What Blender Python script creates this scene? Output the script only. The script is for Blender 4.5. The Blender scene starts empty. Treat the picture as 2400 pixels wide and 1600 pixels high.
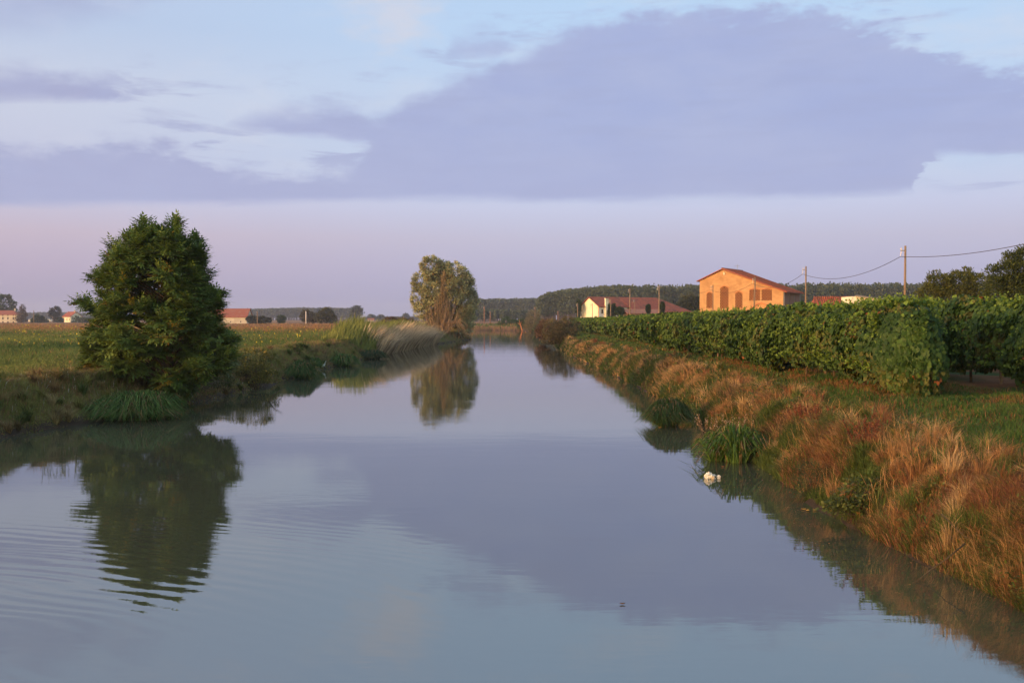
import bpy, math, random
import numpy as np
from mathutils import Vector, Matrix
from mathutils.geometry import tessellate_polygon
rng = np.random.default_rng(7)
random.seed(7)
scene = bpy.context.scene
COL = scene.collection
F = 2333.0; CAMZ = 4.0; HZ = 748.0
PT = math.atan((800-HZ)/F)
CP, SP = math.cos(PT), math.sin(PT)

def ray(x, y):
    cx, cz = (x-1200)/F, (800-y)/F
    return np.array([cx, CP+cz*SP, -SP+cz*CP])
def onz(x, y, z=0.0):
    r = ray(x, y); t = (z-CAMZ)/r[2]; return np.array([0, 0, CAMZ])+r*t
def ond(x, y, d):
    r = ray(x, y); t = d/r[1]; return np.array([0, 0, CAMZ])+r*t

def lin(c):
    return tuple((v/255/12.92 if v/255 <= .04045 else ((v/255+.055)/1.055)**2.4) for v in c)

# ------------------------------------------------------------------ tagging
def tag(o, label=None, cat=None, group=None, kind=None):
    if label: o['label'] = label
    if cat: o['category'] = cat
    if group: o['group'] = group
    if kind: o['kind'] = kind
    return o
ROOT = {}
def empty(name, loc, label=None, cat=None, group=None):
    o = bpy.data.objects.new(name, None); COL.objects.link(o)
    o.location = [float(v) for v in loc]; o.empty_display_size = .3
    ROOT[o.name] = np.array([float(v) for v in loc])
    return tag(o, label, cat, group)
def link(name, me, parent=None):
    o = bpy.data.objects.new(name, me); COL.objects.link(o)
    if parent is not None:
        o.parent = parent; ROOT[o.name] = ROOT[parent.name]
    return o
def base_of(parent):
    return ROOT[parent.name] if parent is not None else np.zeros(3)

def arr_mesh(name, V, faces, mat, col=None, parent=None, smooth=False, origin=None):
    """V (N,3); faces: list of int arrays (M,k); col (N,3) -> one mesh object"""
    org = base_of(parent) if origin is None else np.array(origin, float)
    V = np.asarray(V, dtype=np.float32) - org.astype(np.float32)
    me = bpy.data.meshes.new(name)
    me.vertices.add(len(V)); me.vertices.foreach_set('co', V.ravel())
    faces = [np.asarray(f) for f in faces if len(f)]
    loops = np.concatenate([f.ravel() for f in faces]).astype(np.int32)
    tot = np.concatenate([np.full(len(f), f.shape[1]) for f in faces]).astype(np.int32)
    start = np.concatenate([[0], np.cumsum(tot)[:-1]]).astype(np.int32)
    me.loops.add(len(loops)); me.loops.foreach_set('vertex_index', loops)
    me.polygons.add(len(tot)); me.polygons.foreach_set('loop_start', start)
    if smooth: me.polygons.foreach_set('use_smooth', np.ones(len(tot), bool))
    me.update(calc_edges=True)
    if col is not None:
        ca = me.color_attributes.new('Col', 'FLOAT_COLOR', 'POINT')
        c4 = np.ones((len(V), 4), np.float32); c4[:, :3] = col
        ca.data.foreach_set('color', c4.ravel())
    me.materials.append(mat)
    o = link(name, me, parent)
    if parent is None and origin is not None:
        o.location = [float(v) for v in origin]; ROOT[o.name] = np.array(origin, float)
    elif parent is None: ROOT[o.name] = np.zeros(3)
    return o

class MB:
    """collects shapes and links them as ONE mesh object; optional frame (origin, rotation about z)"""
    def __init__(s, org=(0, 0, 0), rot=0.0):
        s.v = []; s.f = []; s.o = np.array(org, float); s.c, s.s_ = math.cos(rot), math.sin(rot)
    def P(s, p):
        x, y, z = p
        return (s.o[0]+x*s.c-y*s.s_, s.o[1]+x*s.s_+y*s.c, s.o[2]+z)
    def add(s, vs, fs):
        n = len(s.v); s.v += [s.P(p) for p in vs]; s.f += [tuple(i+n for i in f) for f in fs]
    def box(s, x0, x1, y0, y1, z0, z1):
        s.add([(x0,y0,z0),(x1,y0,z0),(x1,y1,z0),(x0,y1,z0),(x0,y0,z1),(x1,y0,z1),(x1,y1,z1),(x0,y1,z1)],
              [(0,3,2,1),(4,5,6,7),(0,1,5,4),(1,2,6,5),(2,3,7,6),(3,0,4,7)])
    def prism(s, pts, y0, y1):
        """polygon in x-z extruded along y"""
        n = len(pts)
        s.add([(x,y0,z) for x,z in pts]+[(x,y1,z) for x,z in pts],
              [tuple(range(n)), tuple(range(2*n-1, n-1, -1))]+[((i+1)%n, i, i+n, (i+1)%n+n) for i in range(n)])
    def slab(s, quad, t):
        """quad of 4 points thickened downwards by t"""
        q = [tuple(p) for p in quad]
        s.add(q+[(x,y,z-t) for x,y,z in q], [(0,1,2,3),(7,6,5,4),(0,4,5,1),(1,5,6,2),(2,6,7,3),(3,7,4,0)])
    def tube(s, pts, rad, n=6, cap=True):
        pts = [np.array(p, float) for p in pts]
        if not hasattr(rad, '__len__'): rad = [rad]*len(pts)
        vs = []; fs = []
        for i, p in enumerate(pts):
            d = pts[min(i+1, len(pts)-1)]-pts[max(i-1, 0)]; d = d/(np.linalg.norm(d)+1e-9)
            a = np.array([0, 0, 1.0]) if abs(d[2]) < .9 else np.array([1.0, 0, 0])
            u = np.cross(d, a); u /= np.linalg.norm(u); w = np.cross(d, u)
            for k in range(n):
                t = 2*math.pi*k/n; vs.append(tuple(p+rad[i]*(math.cos(t)*u+math.sin(t)*w)))
        for i in range(len(pts)-1):
            for k in range(n):
                a = i*n+k; b = i*n+(k+1) % n; fs.append((a, a+n, b+n, b))
        if cap: fs += [tuple(range(n)), tuple(range(len(pts)*n-1, len(pts)*n-n-1, -1))]
        s.add(vs, fs)
    def build(s, name, mat, parent=None, origin=None, smooth=False):
        org = base_of(parent) if origin is None else np.array(origin, float)
        me = bpy.data.meshes.new(name)
        me.from_pydata([tuple(np.array(p)-org) for p in s.v], [], s.f); me.update()
        if smooth:
            me.polygons.foreach_set('use_smooth', [True]*len(me.polygons))
        me.materials.append(mat)
        o = link(name, me, parent)
        if parent is None:
            ROOT[o.name] = org; o.location = [float(v) for v in org]
        return o

# ------------------------------------------------------------------ materials
def newmat(name):
    m = bpy.data.materials.new(name); m.use_nodes = True
    nt = m.node_tree; nt.nodes.clear()
    out = nt.nodes.new('ShaderNodeOutputMaterial')
    return m, nt, out
def N(nt, t, **kw):
    n = nt.nodes.new(t)
    for k, v in kw.items(): setattr(n, k, v)
    return n
def math_node(nt, op, a, b=None, c=None, clamp=False):
    n = nt.nodes.new('ShaderNodeMath'); n.operation = op; n.use_clamp = clamp
    for i, v in enumerate((a, b, c)):
        if v is None: continue
        if isinstance(v, (int, float)): n.inputs[i].default_value = v
        else: nt.links.new(v, n.inputs[i])
    return n.outputs[0]
def mixrgb(nt, fac, a, b, blend='MIX'):
    n = nt.nodes.new('ShaderNodeMix'); n.data_type = 'RGBA'; n.blend_type = blend
    for sock, v in ((n.inputs[0], fac), (n.inputs[6], a), (n.inputs[7], b)):
        if isinstance(v, (int, float)): sock.default_value = v
        elif isinstance(v, tuple): sock.default_value = (*v, 1) if len(v) == 3 else v
        else: nt.links.new(v, sock)
    return n.outputs[2]
def noise(nt, scale, detail=4, rough=.55, vec=None, dist=0):
    n = N(nt, 'ShaderNodeTexNoise'); n.inputs['Scale'].default_value = scale
    n.inputs['Detail'].default_value = detail; n.inputs['Roughness'].default_value = rough
    n.inputs['Distortion'].default_value = dist
    if vec is not None: nt.links.new(vec, n.inputs['Vector'])
    return n
def ramp(nt, fac, stops, interp='LINEAR'):
    r = N(nt, 'ShaderNodeValToRGB'); r.color_ramp.interpolation = interp
    e = r.color_ramp.elements
    while len(e) < len(stops): e.new(.5)
    for i, (p, c) in enumerate(stops):
        e[i].position = p; e[i].color = (*c, 1) if hasattr(c, '__len__') else (c, c, c, 1)
    nt.links.new(fac, r.inputs[0]); return r

def mat_leaf(name, transl=.3, gloss=.25, nscale=9):
    m, nt, out = newmat(name)
    at = N(nt, 'ShaderNodeAttribute'); at.attribute_name = 'Col'
    tc = N(nt, 'ShaderNodeTexCoord')
    nz = noise(nt, nscale, 2, .5, tc.outputs['Object'])
    mr = N(nt, 'ShaderNodeMapRange'); mr.inputs['From Min'].default_value = .3; mr.inputs['From Max'].default_value = .7
    mr.inputs['To Min'].default_value = .75; mr.inputs['To Max'].default_value = 1.25
    nt.links.new(nz.outputs['Fac'], mr.inputs['Value'])
    c = mixrgb(nt, 1.0, at.outputs['Color'], mr.outputs[0], 'MULTIPLY')
    p = N(nt, 'ShaderNodeBsdfPrincipled'); p.inputs['Roughness'].default_value = .6
    p.inputs['Specular IOR Level'].default_value = gloss
    nt.links.new(c, p.inputs['Base Color'])
    t = N(nt, 'ShaderNodeBsdfTranslucent'); nt.links.new(c, t.inputs['Color'])
    mx = N(nt, 'ShaderNodeMixShader'); mx.inputs[0].default_value = transl
    nt.links.new(p.outputs[0], mx.inputs[1]); nt.links.new(t.outputs[0], mx.inputs[2])
    nt.links.new(mx.outputs[0], out.inputs['Surface'])
    return m

def mat_rough(name, c1, c2, scale=3, rough=.85, bump=.2, detail=5, stretch=(1, 1, 1), spec=.2, c3=None, s3=.3):
    m, nt, out = newmat(name)
    tc = N(nt, 'ShaderNodeTexCoord'); mp = N(nt, 'ShaderNodeMapping')
    mp.inputs['Scale'].default_value = stretch
    nt.links.new(tc.outputs['Object'], mp.inputs['Vector'])
    nz = noise(nt, scale, detail, .6, mp.outputs[0])
    r = ramp(nt, nz.outputs['Fac'], [(.35, c1), (.65, c2)])
    c = r.outputs[0]
    if c3 is not None:
        n3 = noise(nt, s3, 3, .6, tc.outputs['Object'])
        f = ramp(nt, n3.outputs['Fac'], [(.5, (0, 0, 0)), (.68, (1, 1, 1))])
        c = mixrgb(nt, f.outputs[0], c, c3)
    p = N(nt, 'ShaderNodeBsdfPrincipled'); p.inputs['Roughness'].default_value = rough
    p.inputs['Specular IOR Level'].default_value = spec
    nt.links.new(c, p.inputs['Base Color'])
    if bump:
        b = N(nt, 'ShaderNodeBump'); b.inputs['Strength'].default_value = bump; b.inputs['Distance'].default_value = .03
        nt.links.new(nz.outputs['Fac'], b.inputs['Height']); nt.links.new(b.outputs[0], p.inputs['Normal'])
    nt.links.new(p.outputs[0], out.inputs['Surface'])
    return m

M = {}
M['leaf'] = mat_leaf('leaf')
M['grass'] = mat_leaf('grass_blade', .25, .2)
M['dry'] = mat_leaf('dry_blade', .2, .15)
M['bark'] = mat_rough('bark', (.05, .035, .022), (.11, .08, .05), 8, stretch=(1, 1, .25), bump=.5)
M['bark_pale'] = mat_rough('pale_bark', (.16, .10, .06), (.28, .18, .11), 6, stretch=(1, 1, .3))
M['wood_pole'] = mat_rough('pole_wood', (.15, .10, .07), (.26, .18, .12), 5, stretch=(3, 3, .2), bump=.3)
M['metal'] = mat_rough('grey_metal', (.18, .17, .16), (.28, .26, .25), 6, rough=.5, spec=.5)
M['wire'] = mat_rough('wire_black', (.05, .045, .05), (.07, .06, .06), 6, bump=0)
M['ceramic'] = mat_rough('ceramic', (.6, .5, .45), (.7, .6, .55), 6, rough=.4, bump=0)
M['orange_wall'] = mat_rough('orange_brick_wall', (.38, .205, .095), (.49, .275, .125), 1.1, bump=.15, c3=(.32, .165, .075), s3=.35, stretch=(1, 1, 2.2))
M['weed_stem'] = mat_rough('weed_stem', (.07, .075, .03), (.12, .11, .045), 9)
M['brick_trim'] = mat_rough('brick_trim', (.40, .14, .06), (.50, .20, .08), 4)
M['lattice'] = mat_rough('brick_lattice', (.40, .15, .06), (.50, .20, .075), 4)
M['roof_red'] = mat_rough('red_roof_tiles', (.22, .06, .035), (.38, .115, .065), 4.5, bump=.8, stretch=(1, 3, 3), c3=(.30, .12, .08), s3=.5)
M['roof_old'] = mat_rough('weathered_roof_tiles', (.20, .05, .03), (.36, .10, .055), 2.5, bump=.8, c3=(.15, .055, .04), s3=.45)
M['shed_tiles'] = mat_rough('shed_roof_tiles', (.32, .12, .07), (.46, .19, .11), 2.5, bump=.8)
M['roof_grey'] = mat_rough('grey_sheet_roof', (.22, .19, .18), (.30, .27, .25), 2)
M['cream'] = mat_rough('cream_plaster', (.68, .61, .46), (.76, .69, .54), 1.2, bump=.05, c3=(.62, .50, .33), s3=.4)
M['white'] = mat_rough('white_plaster', (.66, .63, .58), (.75, .72, .67), 1.4, bump=.05)
M['beige'] = mat_rough('beige_plaster', (.50, .42, .33), (.58, .50, .40), 1.0, bump=.05, c3=(.42, .35, .27), s3=.3)
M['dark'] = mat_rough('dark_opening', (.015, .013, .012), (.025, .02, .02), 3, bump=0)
M['shutter'] = mat_rough('brown_shutter', (.20, .10, .075), (.27, .14, .10), 3, stretch=(1, 1, 6))
M['shutter_dark'] = mat_rough('dark_shutter', (.07, .05, .05), (.10, .07, .07), 3)
M['grey_wall'] = mat_rough('grey_side_wall', (.24, .20, .18), (.30, .26, .23), 2)
M['mud'] = mat_rough('mud', (.05, .035, .025), (.08, .055, .04), 2)
M['bag'] = mat_rough('plastic_bag', (.62, .58, .52), (.75, .72, .68), 9, rough=.35, bump=.3, spec=.5, c3=(.52, .36, .20), s3=5)
M['feather'] = mat_rough('white_feathers', (.75, .73, .70), (.82, .80, .77), 20, bump=.1)
M['black'] = mat_rough('black_horn', (.02, .02, .02), (.03, .03, .03), 9, bump=0)

# ------------------------------------------------------------------ numeric helpers
def hash2(ix, iy, s=0):
    h = np.sin(ix*127.1+iy*311.7+s*74.7)*43758.5453
    return h-np.floor(h)
def vnoise(x, y, s=0):
    ix, iy = np.floor(x), np.floor(y); fx, fy = x-ix, y-iy
    fx = fx*fx*(3-2*fx); fy = fy*fy*(3-2*fy)
    a = hash2(ix, iy, s); b = hash2(ix+1, iy, s); c = hash2(ix, iy+1, s); d = hash2(ix+1, iy+1, s)
    return (a*(1-fx)+b*fx)*(1-fy)+(c*(1-fx)+d*fx)*fy
def fbm(x, y, s=0, o=3):
    t = 0; a = .5
    for i in range(o): t = t+a*vnoise(x*2**i, y*2**i, s+i*3); a *= .5
    return t/(1-.5**o)
def nrm(v): return v/(np.linalg.norm(v, axis=-1, keepdims=True)+1e-9)
def rdir(n):
    v = rng.normal(size=(n, 3)); return nrm(v)
def sstep(a, b, x):
    t = np.clip((x-a)/(b-a), 0, 1); return t*t*(3-2*t)
def mixc(a, b, t):
    a = np.array(a); b = np.array(b); t = np.asarray(t)[..., None]; return a*(1-t)+b*t

def leaves(C, D, Nn, L, W, shape):
    """leaf polygons: shape = list of (along 0..1, side -1..1, drop) -> V, faces"""
    n = len(C); D = nrm(D); S = nrm(np.cross(D, Nn)); U = np.cross(S, D)
    L = np.broadcast_to(L, (n,))[:, None]; W = np.broadcast_to(W, (n,))[:, None]
    V = np.stack([C+D*L*a+S*W*.5*b-U*W*d for a, b, d in shape], 1)
    k = len(shape)
    f = np.arange(n*k).reshape(n, k)
    return V.reshape(-1, 3), f
LANCE = [(0, 0, 0), (.4, 1, .12), (1, 0, .05), (.4, -1, .12)]
BROAD = [(0, 0, 0), (.25, .9, .1), (.65, .85, .12), (1, 0, .1), (.65, -.85, .12), (.25, -.9, .1)]
GRAPE = [(.1, 0, 0), (-.05, .6, .1), (.35, 1, .15), (.7, .6, .1), (1, 0, .2), (.7, -.6, .1), (.35, -1, .15), (-.05, -.6, .1)]

def blades(B, H, W, lean, col, bend=.35, face=None):
    """grass blades as bent 2-segment ribbons. B (n,3) roots, H heights, W widths, lean (n,2) horizontal offset at tip"""
    n = len(B); H = np.broadcast_to(H, (n,)); W = np.broadcast_to(W, (n,))
    if face is None:
        a = rng.uniform(0, 2*np.pi, n)
        a = np.where(rng.random(n) < .7, rng.normal(0, .6, n), a)   # many blades broadside to the river walk
    else: a = face
    S = np.stack([np.cos(a), np.sin(a), np.zeros(n)], 1)*W[:, None]*.5
    l3 = np.concatenate([lean, np.zeros((n, 1))], 1)
    up = np.array([0, 0, 1.0])
    m = B+l3*bend+up*(H*.58)[:, None]
    drop = np.linalg.norm(lean, axis=1)*.25
    t = B+l3+up*(H-drop)[:, None]
    V = np.stack([B-S, B+S, m+S*.8, m-S*.8, t], 1).reshape(-1, 3)
    i = np.arange(n)[:, None]*5
    return V, i+np.array([0, 1, 2, 3]), i+np.array([3, 2, 4]), np.repeat(col, 5, 0)
def blades_obj(name, B, H, W, lean, col, mat, parent=None, origin=None, bend=.35, face=None):
    V, f4, f3, c = blades(B, H, W, lean, col, bend, face)
    return arr_mesh(name, V, [f4, f3], mat, c, parent, origin=origin)
# ------------------------------------------------------------------ river banks
RB = np.array([(7.6,-80),(7.4,0),(7.0,13.7),(6.9,15.7),(6.7,18),(6.6,21),(6.8,27),(7.4,38),(7.6,58),(7.3,75),(6.5,111),(6.6,139),(8,200),(9.5,260),(8.5,305),(3,345),(-7,358),(-40,364),(-120,372),(-420,385)], float)
LB = np.array([(-19,-80),(-18.5,0),(-17.8,25),(-17.2,33.4),(-16.4,38.7),(-15.2,43),(-14.7,57),(-14.9,65),(-15,83),(-14.3,114),(-12.6,155),(-9,185),(-8.2,200),(-11,225),(-17,260),(-30,300),(-60,325),(-120,340),(-420,352)], float)
RPOLY = np.vstack([RB, LB[::-1]])
def seg_dist(x, y, P):
    d = np.full(x.shape, 1e9)
    for a, b in zip(P[:-1], P[1:]):
        vx, vy = b-a; t = np.clip(((x-a[0])*vx+(y-a[1])*vy)/(vx*vx+vy*vy), 0, 1)
        d = np.minimum(d, np.hypot(x-a[0]-t*vx, y-a[1]-t*vy))
    return d
def in_river(x, y):
    ins = np.zeros(x.shape, bool); P = RPOLY; j = len(P)-1
    for i in range(len(P)):
        xi, yi = P[i]; xj, yj = P[j]
        c = ((yi > y) != (yj > y)) & (x < (xj-xi)*(y-yi)/(yj-yi+1e-12)+xi); ins ^= c; j = i
    return ins
def river_info(x, y):
    """signed distance to the waterline (+ on land) and side (+1 right bank)"""
    x = np.asarray(x, float); y = np.asarray(y, float)
    dr, dl = seg_dist(x, y, RB), seg_dist(x, y, LB)
    s = np.minimum(dr, dl); s = np.where(in_river(x, y), -s, s)
    s = s+(fbm(x*.35, y*.35, 5)-.5)*.9*np.clip(1-np.abs(s)/6, 0, 1)+(fbm(x*1.7, y*1.7, 9)-.5)*.25*np.clip(1-np.abs(s)/4, 0, 1)
    return s, np.where(dr < dl, 1, -1)
def gh(x, y):
    s, side = river_info(x, y)
    top = np.where(side > 0, 1.8, 1.55); wid = np.where(side > 0, 1.7, 2.9)
    lip = np.where(side > 0, .12, .22)
    up = lip*sstep(0, .25, s)+(top-lip)*sstep(.0, 1, s/wid)
    up = np.where(side > 0, .12*sstep(0, .25, s)+1.05*sstep(0, 1.25, s)+.63*sstep(.9, 4.2, s), up)
    z = np.where(s > 0, up, np.maximum(s*.8, -1.2))
    z = z+np.where(s > .3, (fbm(x*.8, y*.8, 21)-.5)*.22*np.clip(s/2, 0, 1), 0)
    far = np.clip((np.hypot(x, y)-900)/2000, 0, 1)
    return z+far*1.2
# ground: one sheet to the horizon
def lines(*segs):
    o = [segs[0][0]]
    for a, b, st in segs:
        n = max(1, int(round((b-a)/st))); o += list(np.linspace(a, b, n+1)[1:])
    return np.array(o)
gx = lines((-2500,-600,190),(-600,-150,45),(-150,-24,4),(-24,-5,.35),(-5,5,1.2),(5,12,.28),(12,30,1.5),(30,150,8),(150,600,45),(600,2500,190))
gy = lines((-400,-20,30),(-20,10,2),(10,60,.45),(60,120,.9),(120,230,1.6),(230,400,2.2),(400,700,20),(700,1500,80),(1500,3000,300))
X, Y = np.meshgrid(gx, gy); Z = gh(X.ravel(), Y.ravel()); S_, side_ = river_info(X.ravel(), Y.ravel())
xr, yr = X.ravel(), Y.ravel()
nA = fbm(xr*.05, yr*.02, 3); nB = fbm(xr*.5, yr*.3, 11)
c = mixc((.060, .078, .024), (.105, .095, .034), sstep(.35, .65, nA))
c = mixc(c, (.17, .088, .035), sstep(.3, .7, nB)*.35)
farm = sstep(170, 270, yr+60*(nA-.5))*(xr < 60)
c = mixc(c, (.26, .125, .052), farm*.95)
dry = sstep(4.5, 1.0, S_)*(S_ > 0)
c = np.where((side_ < 0)[:, None], mixc(c, (.15, .11, .055), dry*.8), mixc(c, (.16, .085, .04), dry*.9))
c = mixc(c, (.042, .03, .022), sstep(.7, .1, S_)*1.0)
rs = (side_ > 0) & (xr > 8.6) & (yr < 200)
c = np.where(rs[:, None], mixc(c, (.05, .085, .024), sstep(1.4, 2.6, S_)[:]), c)
soil = (xr > 10.2+yr*.0085)*(xr < 60)*(yr > 12)*(yr < 200)
c = mixc(c, (.20, .075, .036), soil*sstep(.35, .6, nB)*.85)
nx, ny = len(gx), len(gy)
idx = np.arange(nx*ny).reshape(ny, nx)
gf = np.stack([idx[:-1, :-1], idx[:-1, 1:], idx[1:, 1:], idx[1:, :-1]], -1).reshape(-1, 4)
m, nt, out = newmat('ground_soil_and_turf')
at = N(nt, 'ShaderNodeAttribute'); at.attribute_name = 'Col'; tc = N(nt, 'ShaderNodeTexCoord')
n1 = noise(nt, 2.2, 6, .65, tc.outputs['Object']); n2 = noise(nt, 16, 3, .6, tc.outputs['Object'])
f = math_node(nt, 'MULTIPLY_ADD', n1.outputs['Fac'], 1.5, .25)
cc = mixrgb(nt, 1.0, at.outputs['Color'], f, 'MULTIPLY')
p = N(nt, 'ShaderNodeBsdfPrincipled'); p.inputs['Roughness'].default_value = .95; p.inputs['Specular IOR Level'].default_value = .1
nt.links.new(cc, p.inputs['Base Color'])
b = N(nt, 'ShaderNodeBump'); b.inputs['Strength'].default_value = .6; b.inputs['Distance'].default_value = .08
nt.links.new(n2.outputs['Fac'], b.inputs['Height']); nt.links.new(b.outputs[0], p.inputs['Normal'])
nt.links.new(p.outputs[0], out.inputs['Surface'])
ground = arr_mesh('ground', np.stack([xr, yr, Z], 1), [gf], m, c, smooth=True)
tag(ground, 'flat grassy farmland with earth banks cut by the river', kind='structure')

# ------------------------------------------------------------------ water
m, nt, out = newmat('river_water')
tc = N(nt, 'ShaderNodeTexCoord')
def wmap(sx, sy, rot=0):
    mp = N(nt, 'ShaderNodeMapping'); mp.inputs['Scale'].default_value = (sx, sy, 1); mp.inputs['Rotation'].default_value = (0, 0, rot)
    nt.links.new(tc.outputs['Object'], mp.inputs['Vector']); return mp.outputs[0]
nf = noise(nt, 1.0, 3, .5, wmap(.9, 3.2))
nb = noise(nt, 1.0, 2, .5, wmap(.12, .35))
nm = noise(nt, 1.0, 2, .5, wmap(.05, .09))
# patches of light breeze
nw = noise(nt, 1.0, 3, .6, wmap(.045, .16)); mw = N(nt, 'ShaderNodeMapRange'); mw.interpolation_type = 'SMOOTHSTEP'; mw.inputs['From Min'].default_value = .5; mw.inputs['From Max'].default_value = .62; nt.links.new(nw.outputs['Fac'], mw.inputs['Value']); sm_w = mw.outputs[0]
# ring ripples spreading over the near left water
sep = N(nt, 'ShaderNodeSeparateXYZ'); nt.links.new(tc.outputs['Object'], sep.inputs[0])
dx = math_node(nt, 'SUBTRACT', sep.outputs[0], -13.5); dy = math_node(nt, 'SUBTRACT', sep.outputs[1], -1.0)
rr = math_node(nt, 'SQRT', math_node(nt, 'ADD', math_node(nt, 'MULTIPLY', dx, dx), math_node(nt, 'MULTIPLY', dy, dy)))
rw = math_node(nt, 'ADD', rr, math_node(nt, 'MULTIPLY', nb.outputs['Fac'], 1.6))
wv = math_node(nt, 'SINE', math_node(nt, 'MULTIPLY', rw, 17.0))
ma = N(nt, 'ShaderNodeMapRange'); ma.interpolation_type = 'SMOOTHSTEP'
ma.inputs['From Min'].default_value = 25; ma.inputs['From Max'].default_value = 19; nt.links.new(rr, ma.inputs['Value'])
mb_ = N(nt, 'ShaderNodeMapRange'); mb_.interpolation_type = 'SMOOTHSTEP'
mb_.inputs['From Min'].default_value = .38; mb_.inputs['From Max'].default_value = .6; nt.links.new(nm.outputs['Fac'], mb_.inputs['Value'])
mx_ = N(nt, 'ShaderNodeMapRange'); mx_.interpolation_type = 'SMOOTHSTEP'; mx_.inputs['From Min'].default_value = .5; mx_.inputs['From Max'].default_value = -5; nt.links.new(sep.outputs[0], mx_.inputs['Value'])
mask = math_node(nt, 'MULTIPLY', math_node(nt, 'MULTIPLY', ma.outputs[0], mx_.outputs[0]), math_node(nt, 'MULTIPLY_ADD', mb_.outputs[0], .75, .25))
ring = math_node(nt, 'MULTIPLY', math_node(nt, 'MULTIPLY', wv, mask), .0013)
hgt = math_node(nt, 'ADD', math_node(nt, 'MULTIPLY', nf.outputs['Fac'], math_node(nt, 'MULTIPLY_ADD', nm.outputs['Fac'], .0022, .0004)), ring)
hgt = math_node(nt, 'ADD', hgt, math_node(nt, 'MULTIPLY', nb.outputs['Fac'], .005))
hgt = math_node(nt, 'ADD', hgt, math_node(nt, 'MULTIPLY', noise(nt, 1.0, 2, .5, wmap(2.2, 9)).outputs['Fac'], math_node(nt, 'MULTIPLY', sm_w, .0012)))
bp = N(nt, 'ShaderNodeBump'); bp.inputs['Strength'].default_value = 1; bp.inputs['Distance'].default_value = 1
nt.links.new(hgt, bp.inputs['Height'])
body = N(nt, 'ShaderNodeBsdfDiffuse'); body.inputs['Color'].default_value = (.062, .064, .038, 1)
gl = N(nt, 'ShaderNodeBsdfGlossy'); gl.inputs['Roughness'].default_value = .025; gl.inputs['Color'].default_value = (.96, .97, .99, 1)
fr = N(nt, 'ShaderNodeFresnel'); fr.inputs['IOR'].default_value = 3.5
for n_ in (gl, fr): nt.links.new(bp.outputs[0], n_.inputs['Normal'])
mx = N(nt, 'ShaderNodeMixShader'); nt.links.new(fr.outputs[0], mx.inputs[0])
nt.links.new(body.outputs[0], mx.inputs[1]); nt.links.new(gl.outputs[0], mx.inputs[2]); nt.links.new(mx.outputs[0], out.inputs['Surface'])
off = 2.2
V = [(x+off, y, 0) for x, y in RB]+[(x-off, y, 0) for x, y in LB[::-1]]
# widened quad strip that stays inside the banks
me_w = MB()
tri = tessellate_polygon([[Vector(v) for v in V]])
me_w.add(V, [tuple(t) for t in tri])
bm_area = me_w.build('water', m)
import bmesh
bm = bmesh.new(); bm.from_mesh(bm_area.data); bmesh.ops.recalc_face_normals(bm, faces=bm.faces)
if sum(f_.normal.z for f_ in bm.faces) < 0: bmesh.ops.reverse_faces(bm, faces=bm.faces)
bm.to_mesh(bm_area.data); bm.free()
tag(bm_area, 'calm river water mirroring the sky, with fine ripples at near left', kind='structure')

# ------------------------------------------------------------------ camera, sun, sky
cam_d = bpy.data.cameras.new('camera'); cam = bpy.data.objects.new('camera', cam_d); COL.objects.link(cam)
cam.location = (0, 0, CAMZ); cam.rotation_euler = (math.pi/2-PT, 0, 0)
cam_d.sensor_width = 36; cam_d.lens = 36*F/2400; cam_d.clip_end = 20000; cam_d.clip_start = .1
scene.camera = cam
SUN_EL = math.radians(6.0)
sd = np.array([-.85, -.53]); sd /= np.linalg.norm(sd)
tosun = Vector((sd[0]*math.cos(SUN_EL), sd[1]*math.cos(SUN_EL), math.sin(SUN_EL)))
sl = bpy.data.lights.new('sun', 'SUN'); sl.energy = 2.9; sl.angle = math.radians(.6); sl.color = (1, .56, .27)
so = bpy.data.objects.new('sun', sl); COL.objects.link(so); so.rotation_euler = tosun.to_track_quat('Z', 'Y').to_euler()
so.location = (-60, -40, 40)
w = bpy.data.worlds.new('World'); scene.world = w; w.use_nodes = True
nt = w.node_tree; nt.nodes.clear()
out = N(nt, 'ShaderNodeOutputWorld'); bg = N(nt, 'ShaderNodeBackground'); bg.inputs['Strength'].default_value = .15
nt.links.new(bg.outputs[0], out.inputs['Surface'])
sky = N(nt, 'ShaderNodeTexSky'); sky.sky_type = 'NISHITA'; sky.sun_disc = False
sky.sun_elevation = SUN_EL; sky.sun_rotation = math.atan2(tosun.x, tosun.y); sky.air_density = 1.2; sky.dust_density = 1.5
tc = N(nt, 'ShaderNodeTexCoord'); sp = N(nt, 'ShaderNodeSeparateXYZ'); nt.links.new(tc.outputs['Generated'], sp.inputs[0])
az = math_node(nt, 'ARCTAN2', sp.outputs[0], sp.outputs[1])
el = math_node(nt, 'ARCSINE', sp.outputs[2])
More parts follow.
